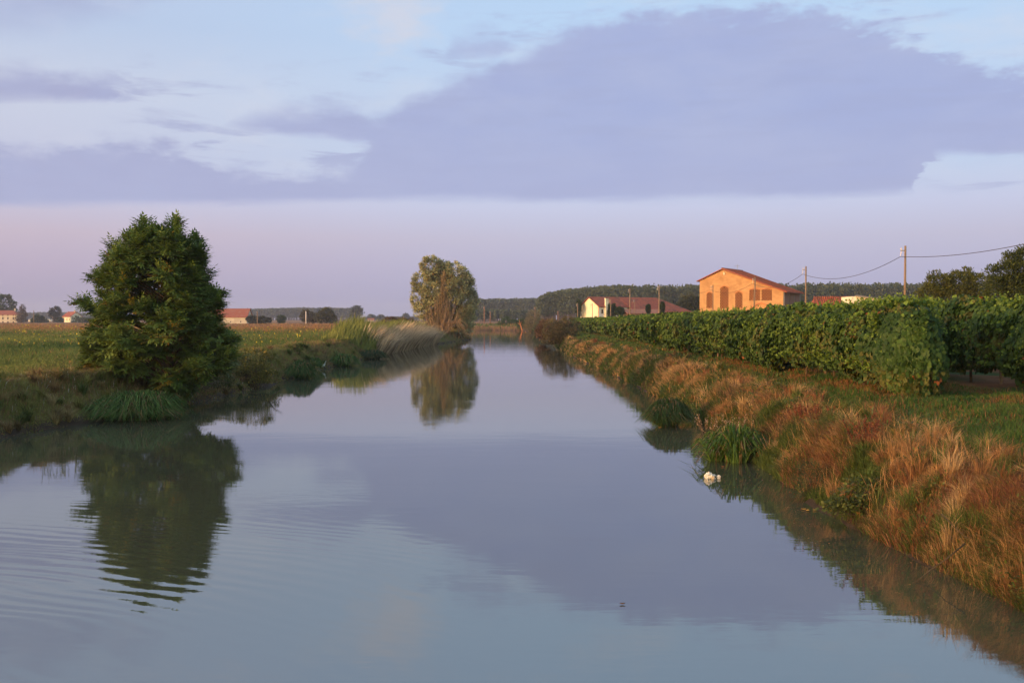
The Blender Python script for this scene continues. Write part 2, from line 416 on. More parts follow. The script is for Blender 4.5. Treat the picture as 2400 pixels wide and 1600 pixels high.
# photo px -> (az, el)
def ae(x, y):
    r = nrm(ray(x, y)); return math.atan2(r[0], r[1]), math.asin(r[2])
def elof(y): return ae(1200, y)[1]
EMAX = elof(-700)
WS = .15
def S10(c): return tuple(v*10 for v in lin(c))
def skyramp(stops):
    eln = math_node(nt, 'DIVIDE', el, EMAX, clamp=True)
    return ramp(nt, eln, sorted([(max(0, elof(y))/EMAX, lin(c_)) for y, c_ in stops])).outputs[0]
SKY_R = [(748,(158,160,192)),(700,(165,165,196)),(640,(176,174,201)),(560,(187,185,207)),(490,(192,197,222)),(400,(186,202,228)),(200,(184,205,232)),(60,(180,206,235)),(-150,(172,200,232)),(-650,(176,198,230))]
SKY_L = [(748,(154,150,176)),(700,(162,154,179)),(640,(178,165,187)),(560,(192,178,194)),(490,(192,190,212)),(400,(190,194,216)),(250,(196,202,220)),(100,(178,193,220)),(-150,(180,196,226)),(-650,(178,196,226))]
fl = N(nt, 'ShaderNodeMapRange'); fl.interpolation_type = 'SMOOTHSTEP'
fl.inputs['From Min'].default_value = -.55; fl.inputs['From Max'].default_value = .1; nt.links.new(az, fl.inputs['Value'])
base = mixrgb(nt, fl.outputs[0], skyramp(SKY_L), skyramp(SKY_R))
cv = N(nt, 'ShaderNodeCombineXYZ'); nt.links.new(az, cv.inputs[0])
nt.links.new(math_node(nt, 'MULTIPLY', el, 2.6), cv.inputs[1])
n_big = noise(nt, 7, 6, .58, cv.outputs[0], .3); n_fine = noise(nt, 26, 6, .62, cv.outputs[0], .2)
cv2 = N(nt, 'ShaderNodeCombineXYZ'); nt.links.new(az, cv2.inputs[0]); nt.links.new(math_node(nt, 'MULTIPLY', el, 7), cv2.inputs[1])
n_str = noise(nt, 9, 7, .62, cv2.outputs[0], .4)
A0, A1 = ae(-900, 748)[0], ae(3300, 748)[0]
def curve(pts):
    """photo-traced edge: elevation as a function of azimuth"""
    fc = N(nt, 'ShaderNodeFloatCurve'); cu = fc.mapping.curves[0]
    fc.mapping.use_clip = False
    P = sorted([((ae(x, y)[0]-A0)/(A1-A0), ae(x, y)[1]/.4) for x, y in pts])
    P = [(max(0, min(1, a)), b_) for a, b_ in P]
    while len(cu.points) < len(P): cu.points.new(.5, .5)
    for i, (a, b_) in enumerate(P):
        cu.points[i].location = (a, b_); cu.points[i].handle_type = 'AUTO_CLAMPED' if True else 'VECTOR'
    fc.mapping.update()
    azn = math_node(nt, 'ADD', az, math_node(nt, 'MULTIPLY', math_node(nt, 'SUBTRACT', n_fine.outputs['Fac'], .5), .075))
    t = math_node(nt, 'DIVIDE', math_node(nt, 'SUBTRACT', azn, A0), A1-A0, clamp=True)
    nt.links.new(t, fc.inputs['Value'])
    return math_node(nt, 'MULTIPLY', fc.outputs[0], .4)
def sm(v, a, b_):
    mr = N(nt, 'ShaderNodeMapRange'); mr.interpolation_type = 'SMOOTHSTEP'
    mr.inputs['From Min'].default_value = a; mr.inputs['From Max'].default_value = b_
    nt.links.new(v, mr.inputs['Value']); return mr.outputs[0]
pert_top = math_node(nt, 'ADD', math_node(nt, 'MULTIPLY', math_node(nt, 'SUBTRACT', n_big.outputs['Fac'], .5), .045),
                     math_node(nt, 'MULTIPLY', math_node(nt, 'SUBTRACT', n_fine.outputs['Fac'], .5), .065))
pert_bot = math_node(nt, 'ADD', math_node(nt, 'MULTIPLY', math_node(nt, 'SUBTRACT', n_str.outputs['Fac'], .5), .012), math_node(nt, 'MULTIPLY', math_node(nt, 'SUBTRACT', n_fine.outputs['Fac'], .5), .006))
def band(top, bot, st=.013, sb=.006, kt=1.0, kb=1.0):
    e1 = math_node(nt, 'ADD', el, math_node(nt, 'MULTIPLY', pert_top, kt)); e2 = math_node(nt, 'ADD', el, math_node(nt, 'MULTIPLY', pert_bot, kb))
    a = sm(math_node(nt, 'SUBTRACT', curve(top), e1), -st, st); b_ = sm(math_node(nt, 'SUBTRACT', e2, curve(bot)), -sb, sb)
    return math_node(nt, 'MULTIPLY', a, b_)
q = 2400/2352
def dq(pts): return [(x*q, y*q) for x, y in pts]
A = band(dq([(-900,330),(-200,345),(0,355),(150,335),(330,335),(470,375),(520,400),(640,400),(760,395),(850,330),(900,250),(1000,200),(1150,145),(1250,95),(1380,48),(1550,28),(1750,22),(1950,38),(2100,85),(2200,130),(2352,180),(2600,260),(3200,330)]),
         dq([(-900,470),(0,468),(300,468),(650,462),(900,458),(1100,455),(1400,460),(1700,452),(1950,446),(2080,436),(2105,425),(2115,390),(2140,360),(2180,353),(2352,350),(2600,345),(3200,400)]))
A2 = band(dq([(-900,560),(480,460),(530,290),(600,262),(700,245),(800,252),(880,262),(950,255),(1020,300),(1100,380),(3200,500)]),
          dq([(-900,420),(400,275),(540,292),(650,305),(780,318),(850,335),(900,380),(1000,420),(3200,420)]), kt=.5)
C = band(dq([(-900,120),(-100,160),(0,163),(80,165),(150,178),(240,182),(300,215),(400,260),(3200,600)]),
         dq([(-900,260),(-100,228),(0,225),(150,228),(240,232),(300,220),(400,200),(3200,100)]), kt=.5, kb=1.5)
D_ = band(dq([(-900,-200),(-100,-100),(0,-60),(200,-40),(330,-10),(450,60),(3200,600)]), dq([(-900,60),(0,60),(150,45),(300,10),(450,-20),(3200,-300)]), st=.02, sb=.02)
E_ = band(dq([(-900,400),(960,200),(1030,112),(1060,92),(1100,88),(1170,100),(1230,130),(1300,200),(3200,500)]),
          dq([(-900,50),(960,60),(1030,128),(1100,135),(1180,125),(1250,90),(3200,0)]), kt=.5)
W1 = math_node(nt, 'MULTIPLY', band(dq([(-900,300),(200,240),(300,175),(380,178),(600,195),(720,230),(900,300),(3200,500)]), dq([(-900,200),(200,215),(300,245),(500,262),(650,250),(760,190),(3200,100)]), st=.02, sb=.02),
               sm(n_str.outputs['Fac'], .46, .6))
W2 = math_node(nt, 'MULTIPLY', band(dq([(-900,600),(240,330),(330,290),(600,285),(800,300),(930,350),(1000,450),(3200,600)]), dq([(-900,200),(240,300),(330,340),(600,395),(850,410),(930,380),(1000,300),(3200,100)]), st=.02, sb=.02),
               sm(n_str.outputs['Fac'], .50, .62))
cl = A
# torn shreds of cloud along the upper edge
SH = math_node(nt, 'MULTIPLY', band(dq([(-900,100),(900,160),(1040,60),(1250,40),(1400,-10),(1700,-25),(2000,0),(2200,60),(2352,80),(2600,150),(3200,300)]), dq([(-900,90),(900,200),(1300,120),(1700,60),(2100,110),(2352,230),(3200,400)]), st=.02, sb=.02), sm(n_str.outputs['Fac'], .5, .66))
SH2 = math_node(nt, 'MULTIPLY', band(dq([(-900,700),(2050,440),(2150,370),(2352,380),(3200,300)]), dq([(-900,300),(2050,400),(2200,430),(2352,440),(3200,450)]), st=.02, sb=.01), sm(n_str.outputs['Fac'], .5, .62))
cl = math_node(nt, 'MAXIMUM', cl, math_node(nt, 'MAXIMUM', math_node(nt, 'MULTIPLY', SH, .65), math_node(nt, 'MULTIPLY', SH2, .6)))
for k_ in (A2, C, math_node(nt, 'MULTIPLY', D_, .6), math_node(nt, 'MULTIPLY', E_, .75), math_node(nt, 'MULTIPLY', W1, .75), math_node(nt, 'MULTIPLY', W2, .85)):
    cl = math_node(nt, 'MAXIMUM', cl, k_)
# pale wisps of high cloud
wisp = math_node(nt, 'MULTIPLY', sm(n_big.outputs['Fac'], .48, .72), .35)
pk = N(nt, 'ShaderNodeVectorMath'); pk.operation = 'DISTANCE'
ax, ex = ae(900*q, 25*q); pk.inputs[1].default_value = (ax, ex*1.2, 0)
cw = N(nt, 'ShaderNodeCombineXYZ'); nt.links.new(az, cw.inputs[0]); nt.links.new(math_node(nt, 'MULTIPLY', el, 1.2), cw.inputs[1]); nt.links.new(cw.outputs[0], pk.inputs[0])
puff = math_node(nt, 'MULTIPLY', sm(math_node(nt, 'ADD', pk.outputs['Value'], math_node(nt, 'MULTIPLY', math_node(nt, 'SUBTRACT', n_fine.outputs['Fac'], .5), .12)), .062, .0), .55)
wisp = math_node(nt, 'MULTIPLY', wisp, sm(el, .10, .15))
base = mixrgb(nt, wisp, base, lin((208, 210, 222)))
base = mixrgb(nt, puff, base, lin((211, 207, 215)))
ccol = mixrgb(nt, fl.outputs[0], lin((161, 164, 197)), lin((159, 170, 210)))
cvar = sm(n_big.outputs['Fac'], .3, .7)
ccol = mixrgb(nt, math_node(nt, 'MULTIPLY', cvar, .7), ccol, lin((170, 179, 212)))
ccol = mixrgb(nt, math_node(nt, 'MULTIPLY', sm(n_str.outputs['Fac'], .42, .7), .35), ccol, lin((156, 163, 199)))
ccol = mixrgb(nt, math_node(nt, 'MULTIPLY', sm(el, .21, .12), .5), ccol, lin((168, 173, 206)))
full = mixrgb(nt, math_node(nt, 'MULTIPLY', cl, .95), base, ccol)
sc = N(nt, 'ShaderNodeVectorMath'); sc.operation = 'SCALE'; sc.inputs['Scale'].default_value = 1/WS; nt.links.new(full, sc.inputs[0])
front = sm(sp.outputs[1], -.35, .1)
glow = math_node(nt, 'MULTIPLY', sm(sp.outputs[1], .0, -.9), 1.0)
warm = N(nt, 'ShaderNodeVectorMath'); warm.operation = 'SCALE'; warm.inputs['Scale'].default_value = 3.4; nt.links.new(sky.outputs[0], warm.inputs[0])
nt.links.new(mixrgb(nt, front, warm.outputs[0], sc.outputs[0]), bg.inputs['Color'])
w.cycles.sampling_method = 'MANUAL'; w.cycles.sample_map_resolution = 512
scene.view_settings.view_transform = 'Standard'; scene.view_settings.look = 'None'
scene.view_settings.exposure = .14; scene.view_settings.gamma = 1
scene.cycles.max_bounces = 5; scene.cycles.diffuse_bounces = 2; scene.cycles.glossy_bounces = 3; scene.cycles.transmission_bounces = 3; scene.cycles.volume_bounces = 0; scene.cycles.caustics_reflective = False; scene.cycles.caustics_refractive = False
scene.render.film_transparent = False
# ------------------------------------------------------------------ evening haze over the plain
m, nt, out = newmat('evening_haze')
pv = N(nt, 'ShaderNodeVolumePrincipled'); pv.inputs['Color'].default_value = (.70, .75, .95, 1); pv.inputs['Density'].default_value = .00018; pv.inputs['Anisotropy'].default_value = .1
nt.links.new(pv.outputs[0], out.inputs['Volume'])
hz = MB(); hz.box(-2600, 2600, -450, 3100, -3, 45); hz_o = hz.build('haze', m); tag(hz_o, 'thin bluish evening haze over the plain', kind='stuff')
# ================================================================== buildings
UP = np.array([0, 0, 1.0])
def hit(px, py, p0, n):
    r = ray(px, py); o = np.array([0, 0, CAMZ]); t = np.dot(np.array(p0)-o, n)/np.dot(r, n); return o+r*t
class Frame:
    """building frame: u to the right along the front, v to the back, z up, origin on the ground"""
    def __init__(s, p, ang):
        s.o = np.array(p, float); s.a = ang
        s.u = np.array([math.cos(ang), math.sin(ang), 0]); s.v = np.array([-math.sin(ang), math.cos(ang), 0])
    def mb(s): return MB(s.o, s.a)
    def front(s, px, py, v=0.0):
        """pixel -> (u, z) on the plane v = const (used to measure the facade)"""
        h = hit(px, py, s.o+s.v*v, s.v); d = h-s.o; return float(np.dot(d, s.u)), float(d[2])
    def side(s, px, py, u):
        h = hit(px, py, s.o+s.u*u, s.u); d = h-s.o; return float(np.dot(d, s.v)), float(d[2])

def wall_with_holes(mb, outline, holes, y, depth=.3, flip=False):
    """facade polygon (x,z) in plane y with openings and their reveals"""
    polys = [[Vector((a, b, 0)) for a, b in outline]]+[[Vector((a, b, 0)) for a, b in h[::-1]] for h in holes]
    flat = [p for q_ in polys for p in q_]
    tris = tessellate_polygon(polys)
    mb.add([(p.x, y, p.y) for p in flat], [tuple(t) for t in tris])
    for h in holes:
        n = len(h)
        mb.add([(a, y, b) for a, b in h]+[(a, y+depth, b) for a, b in h], [(i, (i+1) % n, (i+1) % n+n, i+n) for i in range(n)])
def arch_pts(x0, x1, z0, z1, rise=.25, n=8):
    pts = [(x0, z0), (x1, z0), (x1, z1-rise)]
    for k in range(1, n):
        t = k/n; pts.append((x1+(x0-x1)*t, z1-rise+rise*math.sin(math.pi*t)))
    return pts+[(x0, z1-rise)]

GR, GL = 1.8, 1.55
# ---- the tall orange brick hay barn
P0 = ond(1694, 748, 190); P0[2] = GR
bf = Frame(P0, -math.radians(32))
ul, zl = bf.front(1640, 657); ua, za = bf.front(1694, 630.5); ur, zr = bf.front(1836, 682)
barn = empty('hay_barn', P0, 'tall orange brick barn with lattice windows and sloping red tiled roof beyond the vines', 'barn')
Q = lambda x, y: (1600+x/7.84, 610+y/7.84)
wins = [(440,548,590,875,.35),(692,842,480,880,.4),(968,1098,580,875,.35),(1228,1420,525,735,.22),(1450,1640,525,735,.22)]
holes = []; specs = []
for x0, x1, y0, y1, rs_ in wins:
    u0, z1_ = bf.front(*Q(x0, y0)); u1, z0_ = bf.front(*Q(x1, y1)); z1_ = bf.front(*Q((x0+x1)/2, y0))[1]
    holes.append(arch_pts(u0, u1, z0_, z1_, rs_)); specs.append((u0, u1, z0_, z1_, rs_))
du0, dz1 = bf.front(*Q(1240, 880)); du1, _ = bf.front(*Q(1620, 880)); dtop = bf.front(*Q(1430, 800))[1]
door_h = arch_pts(du0, du1, .05, dtop, 1.0, 12)
f_ = bf.mb(); wall_with_holes(f_, [(ul,0),(ur,0),(ur,zr-.1),(ua,za-.15),(ul,zl-.1)], holes+[door_h], 0)
DEP = 11.0
f_.add([(ul,0,0),(ul,DEP,0),(ul,DEP,zl-.1),(ul,0,zl-.1)], [(0,1,2,3)])
f_.add([(ul,DEP,0),(ur,DEP,0),(ur,DEP,zr-.1),(ua,DEP,za-.15),(ul,DEP,zl-.1)], [(0,1,2,3,4)])
f_.add([(ul,0,0),(ur,0,0),(ur,DEP,0),(ul,DEP,0)], [(0,3,2,1)])
wall = f_.build('wall', M['orange_wall'], barn)
# flat brick arches standing slightly proud over the openings
for u0, u1, z0_, z1_, rs_ in specs:
    n = 8; t_ = bf.mb()
    for k in range(n):
        a0, a1 = k/n, (k+1)/n
        pa = (u0-.12+(u1-u0+.24)*a0, z1_-rs_+rs_*math.sin(math.pi*a0)); pb = (u0-.12+(u1-u0+.24)*a1, z1_-rs_+rs_*math.sin(math.pi*a1))
        t_.prism([(pa[0], pa[1]+.02), (pb[0], pb[1]+.02), (pb[0], pb[1]+.2), (pa[0], pa[1]+.2)], -.03, .02)
    t_.build('window_arch', M['brick_trim'], barn)
for u0, u1, z0_, z1_, rs_ in specs:
    l_ = bf.mb(); wd, ht = u1-u0, z1_-z0_; st = .56; bw = .042
    n = int((wd+ht)/st)+2
    for sgn in (1, -1):
        for k in range(-1, n):
            c0 = k*st   # diagonal  u+sgn*z = const, clipped to the opening rectangle
            pts = []
            for uu in (0, wd):
                zz = c0-uu if sgn > 0 else uu-wd+c0
                if 0 <= zz <= ht-rs_*.3: pts.append((uu, zz))
            for zz in (0, ht-rs_*.3):
                uu = c0-zz if sgn > 0 else zz+wd-c0
                if 0 <= uu <= wd: pts.append((uu, zz))
            if len(pts) < 2: continue
            pts = sorted(set((round(a, 4), round(b_, 4)) for a, b_ in pts)); a, b_ = pts[0], pts[-1]
            if math.hypot(a[0]-b_[0], a[1]-b_[1]) < .15: continue
            dx_, dz_ = b_[0]-a[0], b_[1]-a[1]; L_ = math.hypot(dx_, dz_); nx_, nz_ = -dz_/L_*bw, dx_/L_*bw
            y0 = .06 if sgn > 0 else .10
            l_.prism([(u0+a[0]-nx_, z0_+a[1]-nz_), (u0+b_[0]-nx_, z0_+b_[1]-nz_), (u0+b_[0]+nx_, z0_+b_[1]+nz_), (u0+a[0]+nx_, z0_+a[1]+nz_)], y0, y0+.12)
    lw = l_.build('lattice_window', M['lattice'], barn)
    l_ = bf.mb(); l_.box(u0-.05, u1+.05, .32, .36, z0_-.05, z1_+.05); l_.build('interior_shade_panel', M['dark'], lw)  # added near-black panel, its colour stands in for the shade inside the barn
d_ = bf.mb(); d_.prism([(a*1.0, b_) for a, b_ in arch_pts(du0+.02, du1-.02, .05, dtop-.02, 1.0, 12)], .24, .30)
dr_ = d_.build('door', M['orange_wall'], barn)
d_ = bf.mb()
pa_ = arch_pts(du0-.02, du1+.02, .05, dtop+.02, 1.0, 16)[2:]
for a, b_ in zip(pa_[:-1], pa_[1:]):
    d_.prism([a, b_, (b_[0], b_[1]+.22), (a[0], a[1]+.22)], -.05, .02)
d_.build('door_arch', M['brick_trim'], barn)
# right side wall: shuttered bays above a grey wall
s_ = bf.mb(); s_.box(ur-.25, ur-.02, .02, DEP-.02, 0, zr-1.9)
s_.box(ur-.12, ur-.03, .02, DEP-.02, zr-1.9, zr-.12)
s_.build('side_wall', M['grey_wall'], barn)
for k in range(3):
    y0 = .35+k*3.5
    s_ = bf.mb(); s_.box(ur-.03, ur+.03, y0, y0+3.1, zr-2.6, zr-.25)
    for j in range(8): s_.box(ur+.03, ur+.06, y0+.1, y0+3.0, zr-2.5+j*.28, zr-2.4+j*.28)
    s_.build('shutter', M['shutter'], barn)
for y0 in (.12, DEP-.3):
    s_ = bf.mb(); s_.tube([(ur+.12, y0, 0), (ur+.12, y0, zr-.15)], .06); s_.build('downpipe', M['metal'], barn)
r_ = bf.mb(); ov = .45
ml = (za-zl)/(ua-ul); mr_ = (za-zr)/(ur-ua)
eR, eL = ur+.75, ul-.5
r_.slab([(ua, -ov, za+.12), (eL, -ov, za+.12-ml*(ua-eL)), (eL, DEP+.3, za+.12-ml*(ua-eL)), (ua, DEP+.3, za+.12)][::-1], .16)
r_.slab([(ua, -ov, za+.12), (ua, DEP+.3, za+.12), (eR, DEP+.3, za+.12-mr_*(eR-ua)), (eR, -ov, za+.12-mr_*(eR-ua))][::-1], .16)
rf = r_.build('roof', M['roof_red'], barn)
r_ = bf.mb(); nrow = 22
for k in range(40):   # rows of cover tiles running down the right slope
    y0 = -ov+.1+k*(DEP+.5)/40
    r_.tube([(ua+.05, y0, za+.14), (eR, y0, za+.14-mr_*(eR-ua-.05))], .055, 5)
r_.tube([(ua, -ov-.02, za+.16), (ua, DEP+.3, za+.16)], .12, 6)
r_.build('cover_tiles', M['roof_old'], rf)
a_ = bf.mb(); au, avz = bf.front(1728, 634, 6.0)
zt = bf.front(1728, 619, 6.0)[1]
a_.tube([(au, 6, avz-.6), (au, 6, zt)], .035, 5)
a_.tube([(au-.55, 6, zt-.35), (au+.45, 6, zt-.35)], .025, 4)
for k in range(6): a_.tube([(au-.5+k*.17, 5.75, zt-.35), (au-.5+k*.17, 6.25, zt-.35)], .015, 4)
a_.build('antenna', M['metal'], barn)
l_ = bf.mb(); lu, lz = bf.front(*Q(765, 238)); l_.box(lu-.14, lu+.14, -.16, -.005, lz-.3, lz+.1); l_.prism([(lu-.2, lz+.1), (lu+.2, lz+.1), (lu, lz+.28)], -.2, -.01); l_.build('wall_lamp', M['cream'], barn)

# ---- pale outbuilding just behind the left corner of the barn
ob = empty('outbuilding', bf.o+bf.u*(ul-2)+bf.v*3.5, 'narrow pale outbuilding showing past the left corner of the orange brick barn', 'shed')
fo = Frame(ROOT[ob.name], bf.a)
g_ = fo.mb(); g_.box(1.0, 1.95, 0, 5, 0, 4.2); g_.build('wall', M['cream'], ob)
g_ = fo.mb(); g_.slab([(.55, -.3, 4.25), (1.97, -.3, 4.5), (1.97, 5.2, 4.5), (.55, 5.2, 4.25)], .1); g_.build('roof', M['roof_old'], ob)
g_ = fo.mb(); g_.box(.985, 1.0, 1.5, 2.4, 1.8, 3.0); g_.build('window', M['dark'], ob)

# ---- white farmhouse with a long hipped tile roof
FD = 266.0
A0_ = ond(1382, 748, FD); A0_[2] = GR
hf = Frame(A0_, math.radians(30))   # u along the ridge, -v towards the viewer; gable in plane u=0
# gable corners measured on the plane u=0
vR, zE = hf.side(1404, 717, 0.0); vL, zE2 = hf.side(1361, 718.5, 0.0); _, zA = hf.side(1382, 696.5, 0.0)
hw = (vL-vR)/2; vc = 0.0
uE, _ = hf.front(1538, 697, 0.0); uEnd, _ = hf.front(1572, 724, 0.0); uW, _ = hf.front(1470, 720, -hw)
slope = (zA-zE)/hw
farm_ = empty('farmhouse', A0_, 'white gabled farmhouse with long hipped reddish tile roof beyond the vineyard', 'farmhouse')
g_ = hf.mb(); g_.add([(0,-hw,0),(0,hw,0),(0,hw,zE),(0,0,zA),(0,-hw,zE)], [(0,4,3,2,1)])
g_.add([(0,hw,0),(uEnd-hw*.6,hw,0),(uEnd-hw*.6,hw,zE),(0,hw,zE)], [(0,1,2,3)])
g_.build('gable_wall', M['cream'], farm_)
wy0, wy1 = -hw, -hw-.0
fh = hf.mb()
w1 = [hf.front(1340+595/8.4, 670+460/8.4, -hw), hf.front(1340+625/8.4, 670+545/8.4, -hw)]
w2 = [hf.front(1340+575/8.4, 670+405/8.4, -hw), hf.front(1340+608/8.4, 670+425/8.4, -hw)]
w3 = [hf.front(1340+890/8.4, 670+405/8.4, -hw), hf.front(1340+925/8.4, 670+425/8.4, -hw)]
rects = []
for (a, b_) in (w1, w2, w3): rects.append([(a[0], b_[1]), (b_[0], b_[1]), (b_[0], a[1]), (a[0], a[1])])
wall_with_holes(fh, [(0,0),(uW,0),(uW,zE-.05),(0,zE-.05)], rects, -hw, .2)
fh.build('front_wall', M['white'], farm_)
for i, (a, b_) in enumerate((w1, w2, w3)):
    g_ = hf.mb(); g_.box(a[0], b_[0], -hw+.12, -hw+.18, b_[1], a[1]); wn = g_.build('window', M['dark'], farm_)
    if i == 0:
        g_ = hf.mb(); wd = b_[0]-a[0]
        g_.box(a[0]-wd*.7, a[0]-.03, -hw-.06, -hw-.01, b_[1], a[1]); g_.build('shutter', M['grey_wall'], wn)
g_ = hf.mb(); xr0 = uW
g_.box(uW, uEnd-2.5, -hw-.8, hw-.2, 0, zE-2.0); g_.add([(uW+.01,-hw-.8,zE-2.0),(uW+.01,-hw,zE-.1),(uW+.01,0,zE-.1),(uW+.01,0,zE-2.0)], [(0,1,2,3)])
g_.build('barn_wall', M['orange_wall'], farm_)
ov = .5
def zr_(v): return zA+.15-slope*abs(v)
r_ = hf.mb(); ex = hw+ov
r_.slab([(-.4,0,zr_(0)),(-.4,-ex,zr_(ex)),(uW+.2,-ex,zr_(ex)),(uW+.2,0,zr_(0))], .18)
ex2 = hw+3.2; k2 = .85
zl2 = zr_(ex)-(ex2-ex)*slope*k2
r_.slab([(uW+.2,0,zr_(0)),(uW+.2,-ex2,zl2),(uEnd+1.5,-ex2,zl2),(uE,0,zr_(0))], .18)
r_.slab([(-.4,0,zr_(0)),(uE,0,zr_(0)),(uEnd+1.5,ex,zr_(ex)),(-.4,ex,zr_(ex))], .18)
r_.slab([(uE,0,zr_(0)),(uEnd+1.5,-ex2,zl2),(uEnd+1.5,ex,zr_(ex)),(uE,0,zr_(0)-.001)], .18)
r_.build('roof', M['roof_old'], farm_)
cu0, cz1 = hf.front(1417.5, 699, -hw-.1); cu1, cz0 = hf.front(1424, 715, -hw-.1)
g_ = hf.mb(); g_.box(cu0, cu1, -hw-.55, -hw-.03, 0, cz1-.15); g_.box(cu0-.08, cu1+.08, -hw-.63, -hw+.05, cz1-.15, cz1)
g_.build('chimney', M['cream'], farm_)
g_ = hf.mb(); g_.tube([(-.06, -hw+.15, 0), (-.06, -hw+.15, zE)], .07); g_.build('downpipe', M['brick_trim'], farm_)
# ---- low porch shed in front of the farmhouse
pu0, pz1 = hf.front(1458, 724, -hw-7); pu1, _ = hf.front(1545, 724, -hw-7); _, pzl = hf.front(1500, 734, -hw-9.5)
sh = empty('farm_shed', hf.o+hf.u*(pu0+pu1)/2-hf.v*(hw+8), 'long low shed with red tile roof and orange wall in front of the white farmhouse', 'shed')
g_ = hf.mb(); g_.box(pu0+.3, pu1-.3, -hw-9.2, -hw-5, 0, pzl-.1); g_.build('wall', M['orange_wall'], sh)
g_ = hf.mb(); g_.slab([(pu0, -hw-7, pz1), (pu0-.3, -hw-9.7, pzl), (pu1+1.6, -hw-9.7, pzl), (pu1, -hw-7, pz1)], .15)
g_.slab([(pu0, -hw-7, pz1), (pu1, -hw-7, pz1), (pu1+1.6, -hw-4.5, pzl), (pu0-.3, -hw-4.5, pzl)], .15)
g_.slab([(pu1, -hw-7, pz1), (pu1+1.6, -hw-9.7, pzl), (pu1+1.6, -hw-4.5, pzl), (pu1, -hw-7, pz1-.001)], .15)
g_.build('roof', M['shed_tiles'], sh)

# ---- two low sheds behind the vines on the right
D1 = 120
pa, pb = ond(1903, 748, D1), ond(2010, 748, D1); wd = pb[0]-pa[0]
ts = empty('tiled_shed', ((pa[0]+pb[0])/2, D1+2, GR), 'low shed with ribbed dark red tile roof peeping over the vines', 'shed')
k = D1/F; zt = 4+(748-694.5)*k-GR; zb = 1.9
g_ = MB((pa[0], D1, GR)); g_.box(.2, wd-.2, .3, 4.4, 0, zb); g_.build('wall', M['orange_wall'], ts)
g_ = MB((pa[0], D1, GR)); g_.slab([(1.1, 2.4, zt), (-.4, -.3, zb), (wd, -.3, zb), (wd, 2.4, zt)], .1); g_.slab([(1.1, 2.4, zt), (wd, 2.4, zt), (wd, 5.0, zb), (-.4, 5.0, zb)], .1); g_.slab([(1.1, 2.4, zt), (-.4, 5, zb), (-.4, -.3, zb), (1.1, 2.4, zt-.001)], .1)
trf = g_.build('roof', M['roof_red'], ts)
g_ = MB((pa[0], D1, GR))
for i in range(19):
    x_ = 1.0+i*(wd-1.1)/18; g_.tube([(x_, 2.4, zt+.05), (x_-(.0 if i else .9), -.32, zb+.05)], .07, 5)
g_.build('cover_tiles', M['roof_old'], trf)
D2 = 112; k = D2/F
cs = empty('cream_shed', tuple(ond(2070, 748, D2)[:2])+(GR,), 'cream walled shed with pale sloping sheet roof beside the tiled shed', 'shed')
x0, x1 = ond(2003, 748, D2)[0], ond(2140, 748, D2)[0]
zl_, zr2 = 4+(748-691.5)*k-GR, 4+(748-708)*k-GR
g_ = MB((x0, D2, GR)); L_ = x1-x0
g_.prism([(.15, 0), (L_-.2, 0), (L_-.2, zr2-.12), (.15, zl_-.12)], .2, 5); g_.build('wall', M['cream'], cs)
xr3 = L_*.62
g_ = MB((x0, D2, GR)); g_.slab([(0, -.15, zl_), (L_, -.15, zr2), (L_+1.2, 6, zr2+.05), (2.6, 6, zl_+.12)], .14); g_.build('roof', M['roof_grey'], cs)

